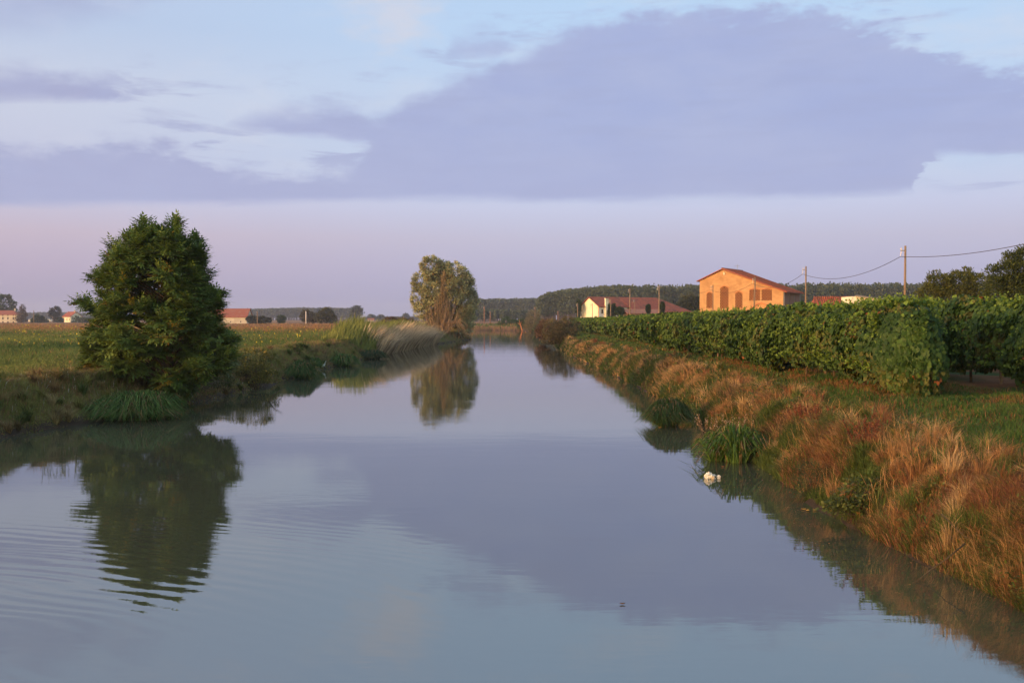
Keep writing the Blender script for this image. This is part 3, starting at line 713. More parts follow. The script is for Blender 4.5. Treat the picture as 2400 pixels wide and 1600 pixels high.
# ---- houses across the left fields
def house(name, px0, px1, ybase, yeave, yridge, d, rot, depth, wall, roof, label, cat, wins=(), hip=0.0, end_drop=0.0, shut='shutter_dark', chim=True):
    p0, p1 = ond(px0, 748, d), ond(px1, 748, d)
    z0 = GL; k = d/F; ze = 4+(748-yeave)*k-z0; zr_ = 4+(748-yridge)*k-z0
    fr = Frame((p0[0], d, z0), rot); L = (p1[0]-p0[0])/math.cos(rot)
    h = empty(name, ((p0[0]+p1[0])/2, d, z0), label, cat)
    m_ = fr.mb()
    holes = []
    for (a0, a1, b0, b1) in wins:
        holes.append([(a0*L, b0*ze), (a1*L, b0*ze), (a1*L, b1*ze), (a0*L, b1*ze)])
    wall_with_holes(m_, [(0,0),(L,0),(L,ze),(0,ze)], holes, 0, .25)
    m_.add([(0,0,0),(0,0,ze),(0,depth/2,zr_-.1 if hip == 0 else ze),(0,depth,ze),(0,depth,0)], [(0,1,2,3,4)])
    m_.add([(L,0,0),(L,0,ze),(L,depth/2,zr_-.1 if hip == 0 else ze),(L,depth,ze),(L,depth,0)], [(4,3,2,1,0)])
    m_.add([(0,depth,0),(L,depth,0),(L,depth,ze),(0,depth,ze)], [(0,1,2,3)])
    m_.build('wall', wall, h)
    for (a0, a1, b0, b1) in wins:
        m_ = fr.mb(); m_.box(a0*L, a1*L, .15, .2, b0*ze, b1*ze); m_.build('window', M[shut], h)
    m_ = fr.mb(); o_ = .5; s_ = (zr_-ze)/(depth/2); zo = ze-s_*o_
    m_.slab([(hip-(o_ if hip == 0 else 0), depth/2, zr_), (-o_, -o_, zo), (L+o_, -o_, zo), (L-hip+(o_ if hip == 0 else 0), depth/2, zr_)], .2)
    m_.slab([(hip-(o_ if hip == 0 else 0), depth/2, zr_), (L-hip+(o_ if hip == 0 else 0), depth/2, zr_), (L+o_, depth+o_, zo), (-o_, depth+o_, zo)], .2)
    if hip:
        m_.slab([(L-hip, depth/2, zr_), (L+o_, -o_, zo), (L+o_, depth+o_, zo), (L-hip, depth/2, zr_-.001)], .2)
        m_.slab([(hip, depth/2, zr_), (-o_, depth+o_, zo), (-o_, -o_, zo), (hip, depth/2, zr_-.001)], .2)
    r = m_.build('roof', roof, h)
    if chim:
        m_ = fr.mb(); m_.box(L*.78, L*.78+.8, depth/2-.4, depth/2+.4, zr_-.5, zr_+1.2); m_.build('chimney', M['beige'], r)
    return h, fr, L, ze, zr_
cols = [.20, .36, .53, .70, .885]
wn = [(c_-.028, c_+.028, .42, .68) for c_ in cols]+[(c_-.025, c_+.025, .83, .93) for c_ in cols]+[(c_-.03, c_+.03, .02, .20) for c_ in cols]
house('country_house', -30, 37.5, 760, 736.5, 727, 640, .05, 12, M['beige'], M['roof_red'], 'long pale country house with red hipped roof under the big tree at the far left', 'house', wn, hip=5)
wn = [(.10, .20, .35, .66), (.48, .58, .35, .66), (.80, .90, .35, .66), (.50, .57, .86, .96), (.82, .9, .86, .96)]
house('small_house', 147, 172, 755, 741, 730, 700, -.55, 9, M['cream'], M['roof_old'], 'small yellowish house with brown roof standing alone in the left distance', 'house', wn)
wn = [(.17, .185, .2, .38), (.43, .445, .2, .38), (.64, .66, .22, .4), (.86, .885, .2, .42)]
ch, fr, L_, ze_, zr_b = house('field_barn', 470, 577, 757, 741.5, 722.5, 500, .03, 13, M['beige'], M['roof_red'], 'long low barn with beige wall and red roof behind the big leafy tree', 'barn', wn, chim=False)
house('distant_house', 862, 876, 753, 749.5, 745.5, 1200, .1, 9, M['cream'], M['roof_red'], 'tiny orange roofed house far away past the reed bed', 'house', [(.2, .35, .3, .7), (.6, .75, .3, .7)], chim=False)
for x0, x1, lab in ((66, 76, 'low pale glasshouse left of the round green bush in the far field'), (105, 118, 'low pale glasshouse beside the dark round tree in the far field')):
    p_ = ond(x0, 748, 900); q_ = ond(x1, 748, 900)
    g_ = MB((p_[0], 900, GL)); Lx = q_[0]-p_[0]
    g_.prism([(0, 0), (Lx, 0), (Lx, 1.6), (Lx*.5, 2.6), (0, 1.6)], 0, 8)
    o = g_.build('glasshouse', M['cream'], None, origin=(p_[0], 900, GL)); tag(o, lab, 'glasshouse', 'pale glasshouses across the field')

# ================================================================== poles and wires
def pole(px, ytop, d, label, h=None, rad=.11, side=-1, lean=0.0, name='utility_pole', mat='wood_pole', group='utility poles along the vineyard', x=None, fit=True, g=GR):
    top = ond(px, ytop, d)
    base = np.array([top[0]-lean, d, g])
    r = empty(name, base, label, 'utility pole', group)
    m_ = MB(); m_.tube([base-np.array([0, 0, .2]), base+(top-base)*.5, top], [rad*1.15, rad, rad*.85], 8); m_.build('shaft', M[mat], r, smooth=True)
    m_ = MB(); m_.box(*(sorted((top[0]+side*.36, top[0]+side*.05))), d-.04, d+.04, top[2]-.42, top[2]-.34); m_.build('bracket', M['metal'], r)
    m_ = MB(); c_ = top+np.array([side*.32, 0, -.34])
    m_.tube([c_, c_+np.array([0, 0, .08]), c_+np.array([0, 0, .16]), c_+np.array([0, 0, .2])], [.03, .045, .035, .02], 6)
    m_.tube([c_+np.array([0, 0, -.1]), c_+np.array([side*.04, 0, -.5])], .025, 4)
    m_.build('insulator', M['ceramic'], r)
    return c_+np.array([side*.04, 0, -.5]), top
def wire(a, b, sag, label, rad=.022):
    pts = [a+(b-a)*t-np.array([0, 0, 4*sag*t*(1-t)]) for t in np.linspace(0, 1, 25)]
    m_ = MB(); m_.tube(pts, rad, 5); o = m_.build('overhead_cable', M['wire'], None, origin=a); tag(o, label, 'cable', 'cables slung between the poles')
c0_ = np.array([30.0, 46, 9.3])
c1_, _ = pole(2122, 576, 78, 'wooden utility pole rising highest, right behind the cream shed', rad=.095)
c2_, _ = pole(1889, 624, 109, 'wooden utility pole between the orange barn and the tiled shed roof', rad=.095)
c3_, _ = pole(1770, 649.5, 138, 'leaning wooden pole crossing the barn front between two lattice windows', lean=.25)
c4_, _ = pole(1671, 667, 165, 'thin wooden pole beside the leftmost lattice window of the barn', rad=.09)
c5_, _ = pole(1545, 669, 171, 'wooden pole at the right hip of the farmhouse roof', rad=.11)
c6_, _ = pole(1476.5, 676, 188, 'wooden pole with a lit pale top in the middle of the farmhouse roof', rad=.11)
pole(1431.5, 701, 230, 'short wooden pole next to the farmhouse chimney', rad=.11)
pole(1388.5, 711, 250, 'short thin pole in front of the sunlit farmhouse gable', rad=.08)
pole(1354, 710, 255, 'short wooden pole just left of the farmhouse gable', rad=.12)
pole(1487.5, 701, 235, 'thin dark pole right of the middle farmhouse pole', rad=.06)
wire(c1_, c0_, .75, 'black cable rising from the tallest pole out of the right edge')
wire(c2_, c1_, 1.05, 'black sagging cable between the tallest pole and the next one')
wire(c3_, c2_, 1.0, 'black cable coming over the barn roof to the pole right of the barn')
wire(c4_, c3_, .9, 'thin cable crossing the orange barn front')
wire(c5_, c4_, .9, 'thin cable sagging left of the barn in front of the forest')
wire(c6_, c5_, .9, 'thin cable sagging above the farmhouse roof')
for px, yt, d, lab in ((1135, 718, 380, 'rusty pole standing in the far field right of the willow'), (1149, 729, 430, 'short rusty pole close right of the far field pole'), (1254, 720, 360, 'reddish pole behind the pale round bush at the river bend'), (1308, 729, 420, 'short reddish pole in front of the forest foot')):
    pole(px, yt, d, lab, rad=.17, group='poles in the far fields', mat='shutter')
for px, yt, d, lab in ((717, 729, 420, 'pale field pole in front of the round brown bushes'), (603, 729, 430, 'thin dark field pole right of the red roofed barn'), (79, 727, 620, 'thin grey pole in the far left field'), (123, 741, 620, 'short pale pole beside the dark tree at the small house'), (831, 733, 700, 'reddish pole under the lone round tree')):
    pole(px, yt, d, lab, rad=.2, group='poles in the far fields', mat='ceramic' if px == 717 else 'wood_pole', g=GL)
# ================================================================== foliage generators
def crown_points(ells, nsub, sub_r, per, shell=.62, bottom=-1):
    """leaf clump centres spread through ellipsoid lobes -> points, outward vectors, clump ids"""
    ells = np.array(ells, float); vol = (ells[:, 3]*ells[:, 4]*ells[:, 5])**.72; pick = rng.choice(len(ells), nsub, p=vol/vol.sum())
    u = rdir(nsub); u[:, 2] = np.where(u[:, 2] < bottom, -u[:, 2], u[:, 2])
    t = shell+(1-shell)*rng.random(nsub)**.7
    c_ = ells[pick, :3]+ells[pick, 3:6]*u*t[:, None]
    n = nsub*per; i = np.repeat(np.arange(nsub), per)
    sr = sub_r*(.6+.8*rng.random(nsub))
    off_ = rdir(n)*(rng.random(n)**.4*sr[i])[:, None]; off_[:, 2] *= .75
    return c_[i]+off_, nrm(u[i]+off_/sub_r*.8), i, c_
def tree(name, label, cat, base, ells, nsub, sub_r, per, L, W, c1, c2, shape=BROAD, droop=.25, trunk_r=.15, stems=5, group=None, mat='leaf', bark='bark', shell=.6, twig=True, accent=None, pacc=.0, stem_w=1.0):
    base = np.array(base, float)
    if ('bush' in name or 'shrub' in name) and base[1] > 60: nsub = int(nsub*1.7)
    root = empty(name, base, label, cat, group)
    P_, O_, ids, C_ = crown_points(ells, nsub, sub_r, per, shell)
    keep = P_[:, 2] > base[2]+.05
    P_, O_, ids = P_[keep], O_[keep], ids[keep]; n = len(P_)
    D_ = nrm(O_+rdir(n)*.7-UP*droop); Nn = nrm(UP*.8+O_*.5+rdir(n)*.6)
    sub_t = rng.random(nsub); t = np.clip(sub_t[ids]*.7+rng.random(n)*.3, 0, 1)
    c_ = mixc(c1, c2, t)
    if accent is not None:
        a = rng.random(n) < pacc; c_[a] = accent
    c_ = c_*(.85+.3*rng.random((n, 1)))
    V, f = leaves(P_, D_, Nn, L*(.7+.6*rng.random(n)), W*(.7+.6*rng.random(n)), shape)
    arr_mesh('crown', V, [f], M[mat], np.repeat(c_, len(shape), 0), root)
    mb = MB(); order = rng.permutation(len(C_))[:stems*7]
    top = np.array(ells)[:, :3].mean(0)
    for k in range(stems):
        tgt = C_[order[k]]; tgt = top+(tgt-top)*.8
        j = base+np.array([rng.normal(0, trunk_r*.8), rng.normal(0, trunk_r*.8), -.1])
        mid = j+(tgt-j)*.5+np.array([rng.normal(0, .1), rng.normal(0, .1), .15])*np.linalg.norm(tgt-j)*.3
        pts = [j, j+(mid-j)*.5, mid, tgt]
        mb.tube(pts, [trunk_r*(1 if k == 0 else .55), trunk_r*.7*(1 if k == 0 else .6), trunk_r*.4, trunk_r*.12], 6)
        if twig:
            for q_ in order[stems+k*5:stems+k*5+5]:
                s0 = pts[2] if rng.random() < .6 else pts[1]
                e_ = C_[q_]; m1 = (s0+e_)/2+UP*.1*np.linalg.norm(e_-s0)
                mb.tube([s0, m1, e_], [trunk_r*.28, trunk_r*.16, trunk_r*.05], 4, cap=False)
    mb.build('trunk' if stems <= 6 else 'stems', M[bark], root, smooth=True)
    return root

# ------------------------------------------------------------------ the leafy walnut on the left bank
WD = 45.0; kx = WD/F
wb = np.array([onz(392, 748, 0)[0] if False else ond(392, 748, WD)[0], WD, 0.0]); wb[2] = float(gh(wb[0:1], wb[1:2])[0])
walnut = empty('walnut_tree', wb, 'big dark green leafy walnut tree overhanging the left bank, reflected in the river', 'tree')
prof = [(540,338,400),(560,318,418),(580,292,440),(608,268,462),(646,238,472),(678,240,478),(703,244,505),(735,226,506),(767,214,505),(799,192,545),(831,200,546),(863,214,535),(895,262,500),(915,300,465),(930,345,425)]
zs = np.array([4+(748-p[0])*kx for p in prof])[::-1]
xl_ = np.array([(p[1]-392)*kx for p in prof])[::-1]; xr_ = np.array([(p[2]-392)*kx for p in prof])[::-1]
def env(z, th):
    a = np.interp(z, zs, -xl_); b_ = np.interp(z, zs, xr_)
    cx_ = np.cos(th); r = np.where(cx_ > 0, b_, a); m_ = (a+b_)/2*.93
    return np.sqrt((r*cx_)**2+(m_*np.sin(th))**2)
nb_ = 92      # boughs, each a rounded mass of leaf sprays
zb_ = rng.uniform(zs[0]+.25, zs[-1]-.5, nb_*5); kk = rng.random(nb_*5) < (env(zb_, 0*zb_)/3.1)**1.1; zb_ = zb_[kk][:nb_]; nb_ = len(zb_)
tb_ = rng.uniform(0, 2*np.pi, nb_); rb_ = env(zb_, tb_)*np.where(rng.random(nb_) < .72, .76, .36)
BC = np.stack([wb[0]+rb_*np.cos(tb_), wb[1]+rb_*np.sin(tb_), zb_], 1); br_ = np.clip(env(zb_, 0*zb_)*.30, .35, .80)*(.8+.4*rng.random(nb_))
tb2 = np.array([ond(px, py, WD+dy) for px, py, dy in ((338,575,0),(368,562,.2),(402,572,-.2),(425,600,.3),(300,602,0),(448,628,-.4),(365,600,-.9),(366,556,.3),(385,568,-.4),(385,590,.9),(280,640,.2),(462,672,.4),(330,625,-.8),(410,630,.7))])
BC = np.vstack([BC, tb2]); br_ = np.concatenate([br_, np.full(len(tb2), .38)]); nb_ = len(BC)
bi = np.repeat(np.arange(nb_), 12); uu = rdir(len(bi)); uu[:, 2] = np.where(uu[:, 2] < -.35, -uu[:, 2], uu[:, 2])
sc_ = BC[bi]+uu*(br_[bi]*(.6+.4*rng.random(len(bi))))[:, None]*np.array([1, 1, .72])
rr_ = np.hypot(sc_[:, 0]-wb[0], sc_[:, 1]-wb[1]); tq = np.arctan2(sc_[:, 1]-wb[1], sc_[:, 0]-wb[0]); lim = env(sc_[:, 2], tq)*.96
kk = (rr_ < lim) & (sc_[:, 2] > zs[0]-.1) & (sc_[:, 2] < zs[-1]+.15); sc_ = sc_[kk]; uu = uu[kk]
ctr_ = np.array([wb[0], wb[1], 3.0]); out_ = nrm(uu*.8+nrm(sc_-ctr_)*.6)
# long shoots that break the outline
shoots = [(338,520,560),(330,540,585),(350,545,600),(412,518,560),(405,530,575),(392,545,600),(310,548,600),(322,552,610),(262,572,640),(275,580,640),(258,600,650),(466,578,640),(470,600,650),(462,560,620),(222,648,680),(232,640,680),(240,665,700),(188,705,740),(200,702,740),(212,712,745),(225,725,760),(205,720,750),(518,690,730),(505,682,730),(492,690,735),(510,705,740),(205,795,820),(548,800,830),(545,830,850),(545,790,820),(200,850,840),(470,655,690),(472,628,670)]
sx, so_ = [], []
rs_sh = []
for k in range(85):
    zq = rng.uniform(zs[0]+.6, zs[-1]-.1); tq_ = rng.uniform(0, 2*np.pi); e0 = float(env(np.array([zq]), np.array([tq_]))[0])
    s0 = np.array([wb[0]+e0*.8*np.cos(tq_), wb[1]+e0*.8*np.sin(tq_), zq-.15]); e_ = s0+np.array([np.cos(tq_)*.42, np.sin(tq_)*.30, rng.uniform(.0, .35)])*rng.uniform(.6, 1.3)
    for t in (.25, .45, .62, .78, .9, 1.0): sx.append(s0+(e_-s0)*t); so_.append((e_-s0)/np.linalg.norm(e_-s0))
for px, py, py2 in shoots:
    e_ = ond(px, py+2, WD+rng.normal(0, .4)); s0 = ond(392+(px-392)*.62, py2, WD+rng.normal(0, .3))
    for t in (.25, .45, .62, .78, .9, 1.0): sx.append(s0+(e_-s0)*t); so_.append((e_-s0)/np.linalg.norm(e_-s0))
sc_ = np.vstack([sc_, np.array(sx)]); out_ = np.vstack([out_, np.array(so_)]); nsub = len(sc_); nshoot = len(sx)
per = np.full(nsub, 16); per[-nshoot:] = 5; per[-len(shoots)*6:] = 12
ids = np.repeat(np.arange(nsub), per); n = len(ids)
srad = np.full(nsub, .25); srad[-nshoot:] = .07; srad[-len(shoots)*6:] = .16
P_ = sc_[ids]+rdir(n)*(rng.random(n)**.45*srad[ids])[:, None]*np.array([1, 1, .6])
D_ = nrm(out_[ids]*np.array([1, 1, .55])*.8+rdir(n)*np.array([.8, .8, .45])-UP*np.where(ids >= nsub-nshoot, -.1, .12)[:, None])
up_ = nrm(UP+out_[ids]*.35+rdir(n)*.35); S__ = nrm(np.cross(D_, up_)); U_ = np.cross(S__, D_)
ll = .40*(.75+.5*rng.random(n))
tone = rng.random(nsub); yel = rng.random(nsub) < .05
cw_ = mixc((.052, .098, .020), (.165, .225, .045), np.clip(tone[ids]*.75+.25*rng.random(n), 0, 1)); cw_ = np.where((yel[ids] & (rng.random(n) < .35))[:, None], (.26, .17, .02), cw_)
VV, CC = [], []
for tt, sg, ln in ((.28, 1, .8), (.28, -1, .8), (.5, 1, 1), (.5, -1, 1), (.74, 1, .95), (.74, -1, .95), (.95, 0, 1.15)):
    b_ = P_+D_*(ll*tt)[:, None]; dd = nrm(D_*(.55 if sg else 1)+S__*sg*.85-U_*.22+rdir(n)*.12)
    V, f = leaves(b_, dd, U_, ll*.42*ln, ll*.185, LANCE); VV.append(V); CC.append(np.repeat(cw_*(.9+.2*rng.random((n, 1))), 4, 0))
V = np.vstack(VV)
arr_mesh('crown', V, [np.arange(len(V)).reshape(-1, 4)], M['leaf'], np.vstack(CC), walnut)
mb = MB(); tip = wb+np.array([0, .1, 6.2])
mb.tube([wb-UP*.3, wb+UP*1.2, wb+np.array([.1, 0, 3.0]), tip], [.20, .16, .09, .03], 8)
lm = rng.permutation(nsub-nshoot)[:130]
for q_ in lm:
    e_ = sc_[q_]; h0 = min(max(e_[2]-1.2, wb[2]+.4), tip[2]-.5); s0 = wb+np.array([.05, 0, h0-wb[2]]); m1 = s0*.45+e_*.55+UP*.25
    mb.tube([s0, m1, e_], [.05, .03, .01], 4, cap=False)
for k in range(85, 85+len(shoots)):
    a = sc_[nsub-nshoot+k*6]; b_ = sc_[nsub-nshoot+k*6+5]; s0 = wb+np.array([0, 0, max(.5, a[2]-wb[2]-1.2)])
    mb.tube([s0, a, b_], [.045, .022, .006], 4, cap=False)
mb.build('trunk', M['bark'], walnut, smooth=True)

# ------------------------------------------------------------------ white willow with dead stems at the river bend
TD = 186.0; kw = TD/F
def wp(x, y, d=TD): return ond(900+x/4.704, 560+y/4.704, d)
def lob(x, y, rx, ry, dy=0, d=TD):
    c_ = wp(x, y, d+dy); k_ = kw/4.704; return (c_[0], d+dy, c_[2], rx*k_, (rx+ry)*.5*k_*.9, ry*k_)
ww = wp(720, 1130); ww = np.array([ww[0], TD+1.5, float(gh(np.array([ww[0]]), np.array([TD+1.5]))[0])])
wl = [lob(520, 340, 120, 150), lob(780, 380, 150, 125), lob(430, 480, 115, 130), lob(880, 500, 110, 130), lob(400, 640, 95, 150, -1), lob(920, 680, 105, 150), lob(650, 480, 150, 170, 2), lob(700, 700, 170, 170, 3), lob(520, 600, 110, 110, -2), lob(430, 780, 100, 90, -1), lob(900, 870, 100, 130), lob(870, 1010, 110, 110), lob(700, 880, 150, 120, 3), lob(650, 350, 100, 100, 1), lob(640, 420, 120, 130, 1), lob(800, 560, 110, 130, -2), lob(600, 760, 170, 150, 1), lob(560, 900, 150, 110, 1), lob(840, 960, 110, 120, 0), lob(930, 560, 70, 90, 0)]
willow = tree('willow_tree', 'broad silvery green willow leaning over the water at the far river bend', 'tree', ww, wl, 1700, .55, 34, .42, .17, (.13, .14, .055), (.55, .52, .28), LANCE, .05, .35, 6, shell=.7, accent=(.38, .22, .09), pacc=.06)
# dead vine column and bare stems in front of it
dv = empty('dead_bush', wp(640, 960, TD-4.5)*np.array([1, 1, 0])+np.array([0, 0, 1.3]), 'bare orange brown bush with a tall pointed dead creeper in front of the willow', 'bush')
mb = MB(); b0 = ROOT[dv.name]
for k in range(85):
    a = rng.uniform(-1, 1); px = 640+a*200; tx = 640+a*230+rng.normal(0, 20); ty = 560+abs(a)*240+rng.uniform(0, 130)
    p0 = np.array([wp(620+a*70, 960, TD-4.5)[0], TD-4.5+rng.normal(0, .5), 1.2]); p2 = wp(tx, ty, TD-4.5+rng.normal(0, .6)); p1 = p0*.5+p2*.5+np.array([a*.6, 0, .4])
    mb.tube([p0, p1, p2], [.06, .045, .02], 4, cap=False)
mb.build('stems', M['bark_pale'], dv)
cx_ = wp(650, 660, TD-4.5)
n = 1900; hh = rng.random(n); yy = 950-hh*570; wid = np.interp(yy, [380, 480, 600, 700, 800, 950], [12, 28, 42, 62, 95, 120]); ctr = np.interp(yy, [380, 600, 950], [660, 650, 640])
PX = ctr+wid*rng.normal(0, .5, n)
k_ = kw/4.704
Pc = np.stack([cx_[0]+(PX-650)*k_, TD-4.7+rng.normal(0, .5, n), cx_[2]-(yy-660)*k_], 1)
Dd = nrm(rdir(n)*.5+UP*.8)
V, f = leaves(Pc, Dd, rdir(n), .5*(.5+rng.random(n)), .05, LANCE)
arr_mesh('dead_creeper', V, [f], M['dry'], np.repeat(mixc((.15, .09, .045), (.28, .19, .09), rng.random(n)), 4, 0), dv)
# arching bare branches over the water
mb = MB()
for k in range(34):
    p0 = wp(690+rng.normal(0, 40), 960, TD-5); a = rng.uniform(-.8, 1); p2 = wp(760+a*190, 1010+rng.uniform(-40, 60), TD-6.5); p1 = wp(740+a*110, 880+rng.uniform(0, 50), TD-6)
    p0[2] = max(p0[2], 1.0); p2[2] = max(p2[2], .3)
    mb.tube([p0, p0*.4+p1*.6+UP*.15, p1, p1*.45+p2*.55+UP*.15, p2], [.05, .045, .035, .025, .012], 4, cap=False)
mb.build('drooping_branches', M['bark_pale'], dv)

# ------------------------------------------------------------------ bushes and trees placed round the scene
def B_(x, y, d, rx, ry, dy=0):
    """lobe from photo position at distance d; radii in photo pixels"""
    c_ = ond(x, y, d); k_ = d/F; return (c_[0], d+dy, c_[2], rx*k_, (rx+ry)*.5*k_, ry*k_)
def base_at(x, d):
    p = ond(x, 748, d); return np.array([p[0], d, max(float(gh(np.array([p[0]]), np.array([d]))[0]), .02)])
DKG, MDG = (.030, .045, .014), (.070, .090, .026)
tree('dark_bush', 'rounded brown green bush leaning over the water at the end of the vines', 'bush', base_at(1318, 141), [B_(1322,778,141,34,30), B_(1296,775,140,26,24), B_(1335,765,142,24,22), B_(1290,795,140,20,20), B_(1318,800,140,28,22)], 300, .42, 26, .22, .09, (.06, .055, .022), (.17, .135, .055), LANCE, 0, .1, 9, accent=(.21, .12, .06), pacc=.15)
tree('bramble_bush', 'low reddish brown bush left of the dark bush on the right bank', 'bush', base_at(1278, 172), [B_(1279,768,172,18,20), B_(1268,778,172,14,16)], 150, .4, 26, .26, .12, (.10, .055, .03), (.21, .115, .055), LANCE, 0, .08, 6)
tree('pale_bush', 'tall pale round bush behind the low bushes at the river bend', 'bush', base_at(1249, 322), [B_(1250,744,322,16,17), B_(1247,760,322,19,16), B_(1240,768,322,14,9)], 150, .8, 22, .35, .16, (.13, .11, .055), (.24, .20, .11), LANCE, 0, .15, 8)
tree('green_bush', 'green bush hanging over the water between the pale bush and the bramble', 'bush', base_at(1264, 250), [B_(1266,765,250,14,17), B_(1262,776,250,12,12)], 90, .6, 20, .3, .14, (.06, .075, .025), (.13, .14, .05), LANCE, 0, .1, 5)
tree('shrub', 'dense dark green shrub on the far bank straight across the bend', 'shrub', base_at(1190, 362), [B_(1186,757,362,12,14), B_(1176,764,362,14,10), B_(1200,762,362,16,12), B_(1216,761,362,13,12)], 190, .8, 22, .4, .22, (.028, .06, .018), (.06, .11, .032), BROAD, 0, .15, 6)
tree('shrub', 'small dark shrub touching the left of the pale round bush', 'shrub', base_at(1224, 345), [B_(1226,757,345,10,10), B_(1222,766,345,9,8)], 70, .7, 20, .35, .2, (.035, .06, .02), (.07, .10, .03), BROAD, 0, .1, 4)
mb = MB(); p0 = onz(1224, 775, .1); mb.tube([p0, ond(1219, 758, p0[1]), ond(1217, 749, p0[1]-1)], [.22, .16, .05], 5); mb.tube([ond(1221, 764, p0[1]), ond(1213, 755, p0[1])], [.12, .04], 5); mb.tube([ond(1220, 760, p0[1]), ond(1224, 752, p0[1])], [.1, .03], 5)
o = mb.build('dead_branch', M['brick_trim'], None, origin=p0); tag(o, 'bare reddish dead branch standing at the water beside the pale bush', 'branch')
# far left
tree('poplar_tree', 'large dark green tree behind the roof of the country house', 'tree', base_at(8, 700), [B_(10,712,700,25,22), B_(-15,718,700,25,25), B_(28,726,700,9,16)], 230, 1.6, 22, 1.1, .7, (.028, .055, .022), (.06, .10, .038), BROAD, 0, .5, 5)
tree('conifer_tree', 'brownish pointed conifer beside the country house', 'tree', base_at(51, 630), [B_(53,722,630,4,9), B_(52,733,630,8,10), B_(50,745,630,13,12)], 130, .9, 22, .8, .35, (.085, .06, .04), (.15, .11, .07), LANCE, .4, .35, 3)
tree('round_tree', 'dark round tree just left of the small yellowish house', 'tree', base_at(127, 715), [B_(130,730,715,11,11), B_(123,737,715,9,9), B_(134,745,715,7,12)], 140, 1.2, 22, .9, .55, (.035, .038, .022), (.07, .065, .035), BROAD, 0, .5, 4)
tree('field_bush', 'round green bush in the far field between conifer and dark round tree', 'bush', base_at(91, 640), [B_(91,747,640,11,9), B_(84,752,640,10,6), B_(101,754,640,10,5)], 100, .9, 22, .8, .45, (.045, .07, .025), (.09, .11, .038), BROAD, 0, .3, 4, group='round bushes in the far left fields')
tree('field_bush', 'dark bush hugging the left foot of the small yellowish house', 'bush', base_at(142, 690), [B_(142,751,690,6,6)], 50, .7, 20, .7, .4, (.03, .045, .016), (.06, .08, .026), BROAD, 0, .2, 3, group='round bushes in the far left fields')
tree('hedge', 'low green hedge running right from the small yellowish house', 'hedge', base_at(190, 660), [B_(178,750,660,10,8), B_(195,752,660,18,8), B_(215,752,660,16,7)], 150, .9, 22, .8, .45, (.04, .06, .022), (.085, .105, .035), BROAD, 0, .25, 5)
tree('field_bush', 'dark low bush right beside the wall of the red roofed barn', 'bush', base_at(600, 470), [B_(592,748,470,13,8), B_(612,749,470,16,7), B_(626,751,470,8,6)], 140, .7, 24, .6, .35, (.028, .036, .02), (.055, .065, .033), BROAD, 0, .2, 5, group='round bushes in the far left fields')
tree('field_bush', 'small pale green bush standing before the blue forest', 'bush', base_at(659, 520), [B_(659,748,520,9,8)], 60, .7, 20, .6, .35, (.05, .075, .03), (.10, .13, .05), BROAD, 0, .2, 3, group='round bushes in the far left fields')
tree('field_tree', 'round brown tree behind the pale field pole, left of a taller one', 'tree', base_at(722, 455), [B_(720,740,455,15,12), B_(735,745,455,12,9)], 130, .9, 24, .65, .4, (.055, .05, .024), (.11, .09, .04), BROAD, 0, .3, 4, group='pair of round trees in the left field')
tree('field_tree', 'taller round olive brown tree right of the pale field pole', 'tree', base_at(762, 450), [B_(764,736,450,17,13), B_(752,743,450,14,11), B_(775,746,450,12,9), B_(786,752,450,8,5)], 190, .9, 24, .65, .4, (.045, .05, .02), (.10, .095, .035), BROAD, 0, .3, 4, group='pair of round trees in the left field')
tree('lone_tree', 'lone grey green tree at the right end of the blue forest', 'tree', base_at(834, 1000), [B_(836,727,1000,10,9), B_(830,736,1000,8,11)], 110, 2.0, 22, 1.5, .9, (.035, .05, .03), (.06, .08, .045), BROAD, 0, .6, 4)
for x_, y_, r_, lab in ((871, 744, 7, 'far low tree behind the tiny orange roofed house'), (892, 744.5, 6, 'far low tree right of the tiny orange roofed house'), (951, 742, 6, 'far round tree close to the left side of the willow')):
    tree('far_tree', lab, 'tree', base_at(x_, 1300), [B_(x_, y_, 1300, r_, 5)], 50, 2.2, 18, 2.0, 1.2, (.03, .045, .03), (.055, .075, .045), BROAD, 0, .5, 3, group='low trees on the horizon')
tree('reddish_hedge', 'low reddish brown hedge behind the reeds left of the willow', 'hedge', base_at(935, 230), [B_(915,752,230,22,8), B_(940,754,230,20,9), B_(962,756,230,14,8)], 200, .45, 24, .3, .16, (.08, .05, .025), (.17, .09, .04), LANCE, 0, .1, 6)
# farm conifers
for x_, yt, yb, rx, lab in ((1356, 703, 748, 5, 'slim dark conifer left of the white farmhouse gable'), (1429, 713, 750, 3.5, 'dark conifer at the farmhouse wall right of the window'), (1439, 711, 750, 4.2, 'pointed dark conifer in the middle of the farmhouse front'), (1519, 714, 735, 3.4, 'small dark conifer above the low shed roof'), (1552, 708, 735, 3.8, 'tall dark conifer beside the right hip of the farmhouse')):
    d_ = 255 if x_ != 1356 else 268
    if x_ > 1500: d_ = 247
    tree('cypress', lab, 'tree', base_at(x_, d_), [B_(x_, (yt+yb)/2, d_, rx, (yb-yt)/2), B_(x_, yt+(yb-yt)*.3, d_, rx*.6, (yb-yt)*.28)], 110, .35, 26, .3, .12, (.016, .034, .012), (.04, .065, .02), LANCE, -.6, .15, 2, group='conifers round the farmhouse')
tree('garden_shrub', 'dark round shrub by the farmhouse wall next to the shed', 'shrub', base_at(1453, 252), [B_(1453,730,252,8,9)], 90, .4, 24, .3, .18, (.02, .04, .014), (.05, .08, .025), BROAD, 0, .1, 3)
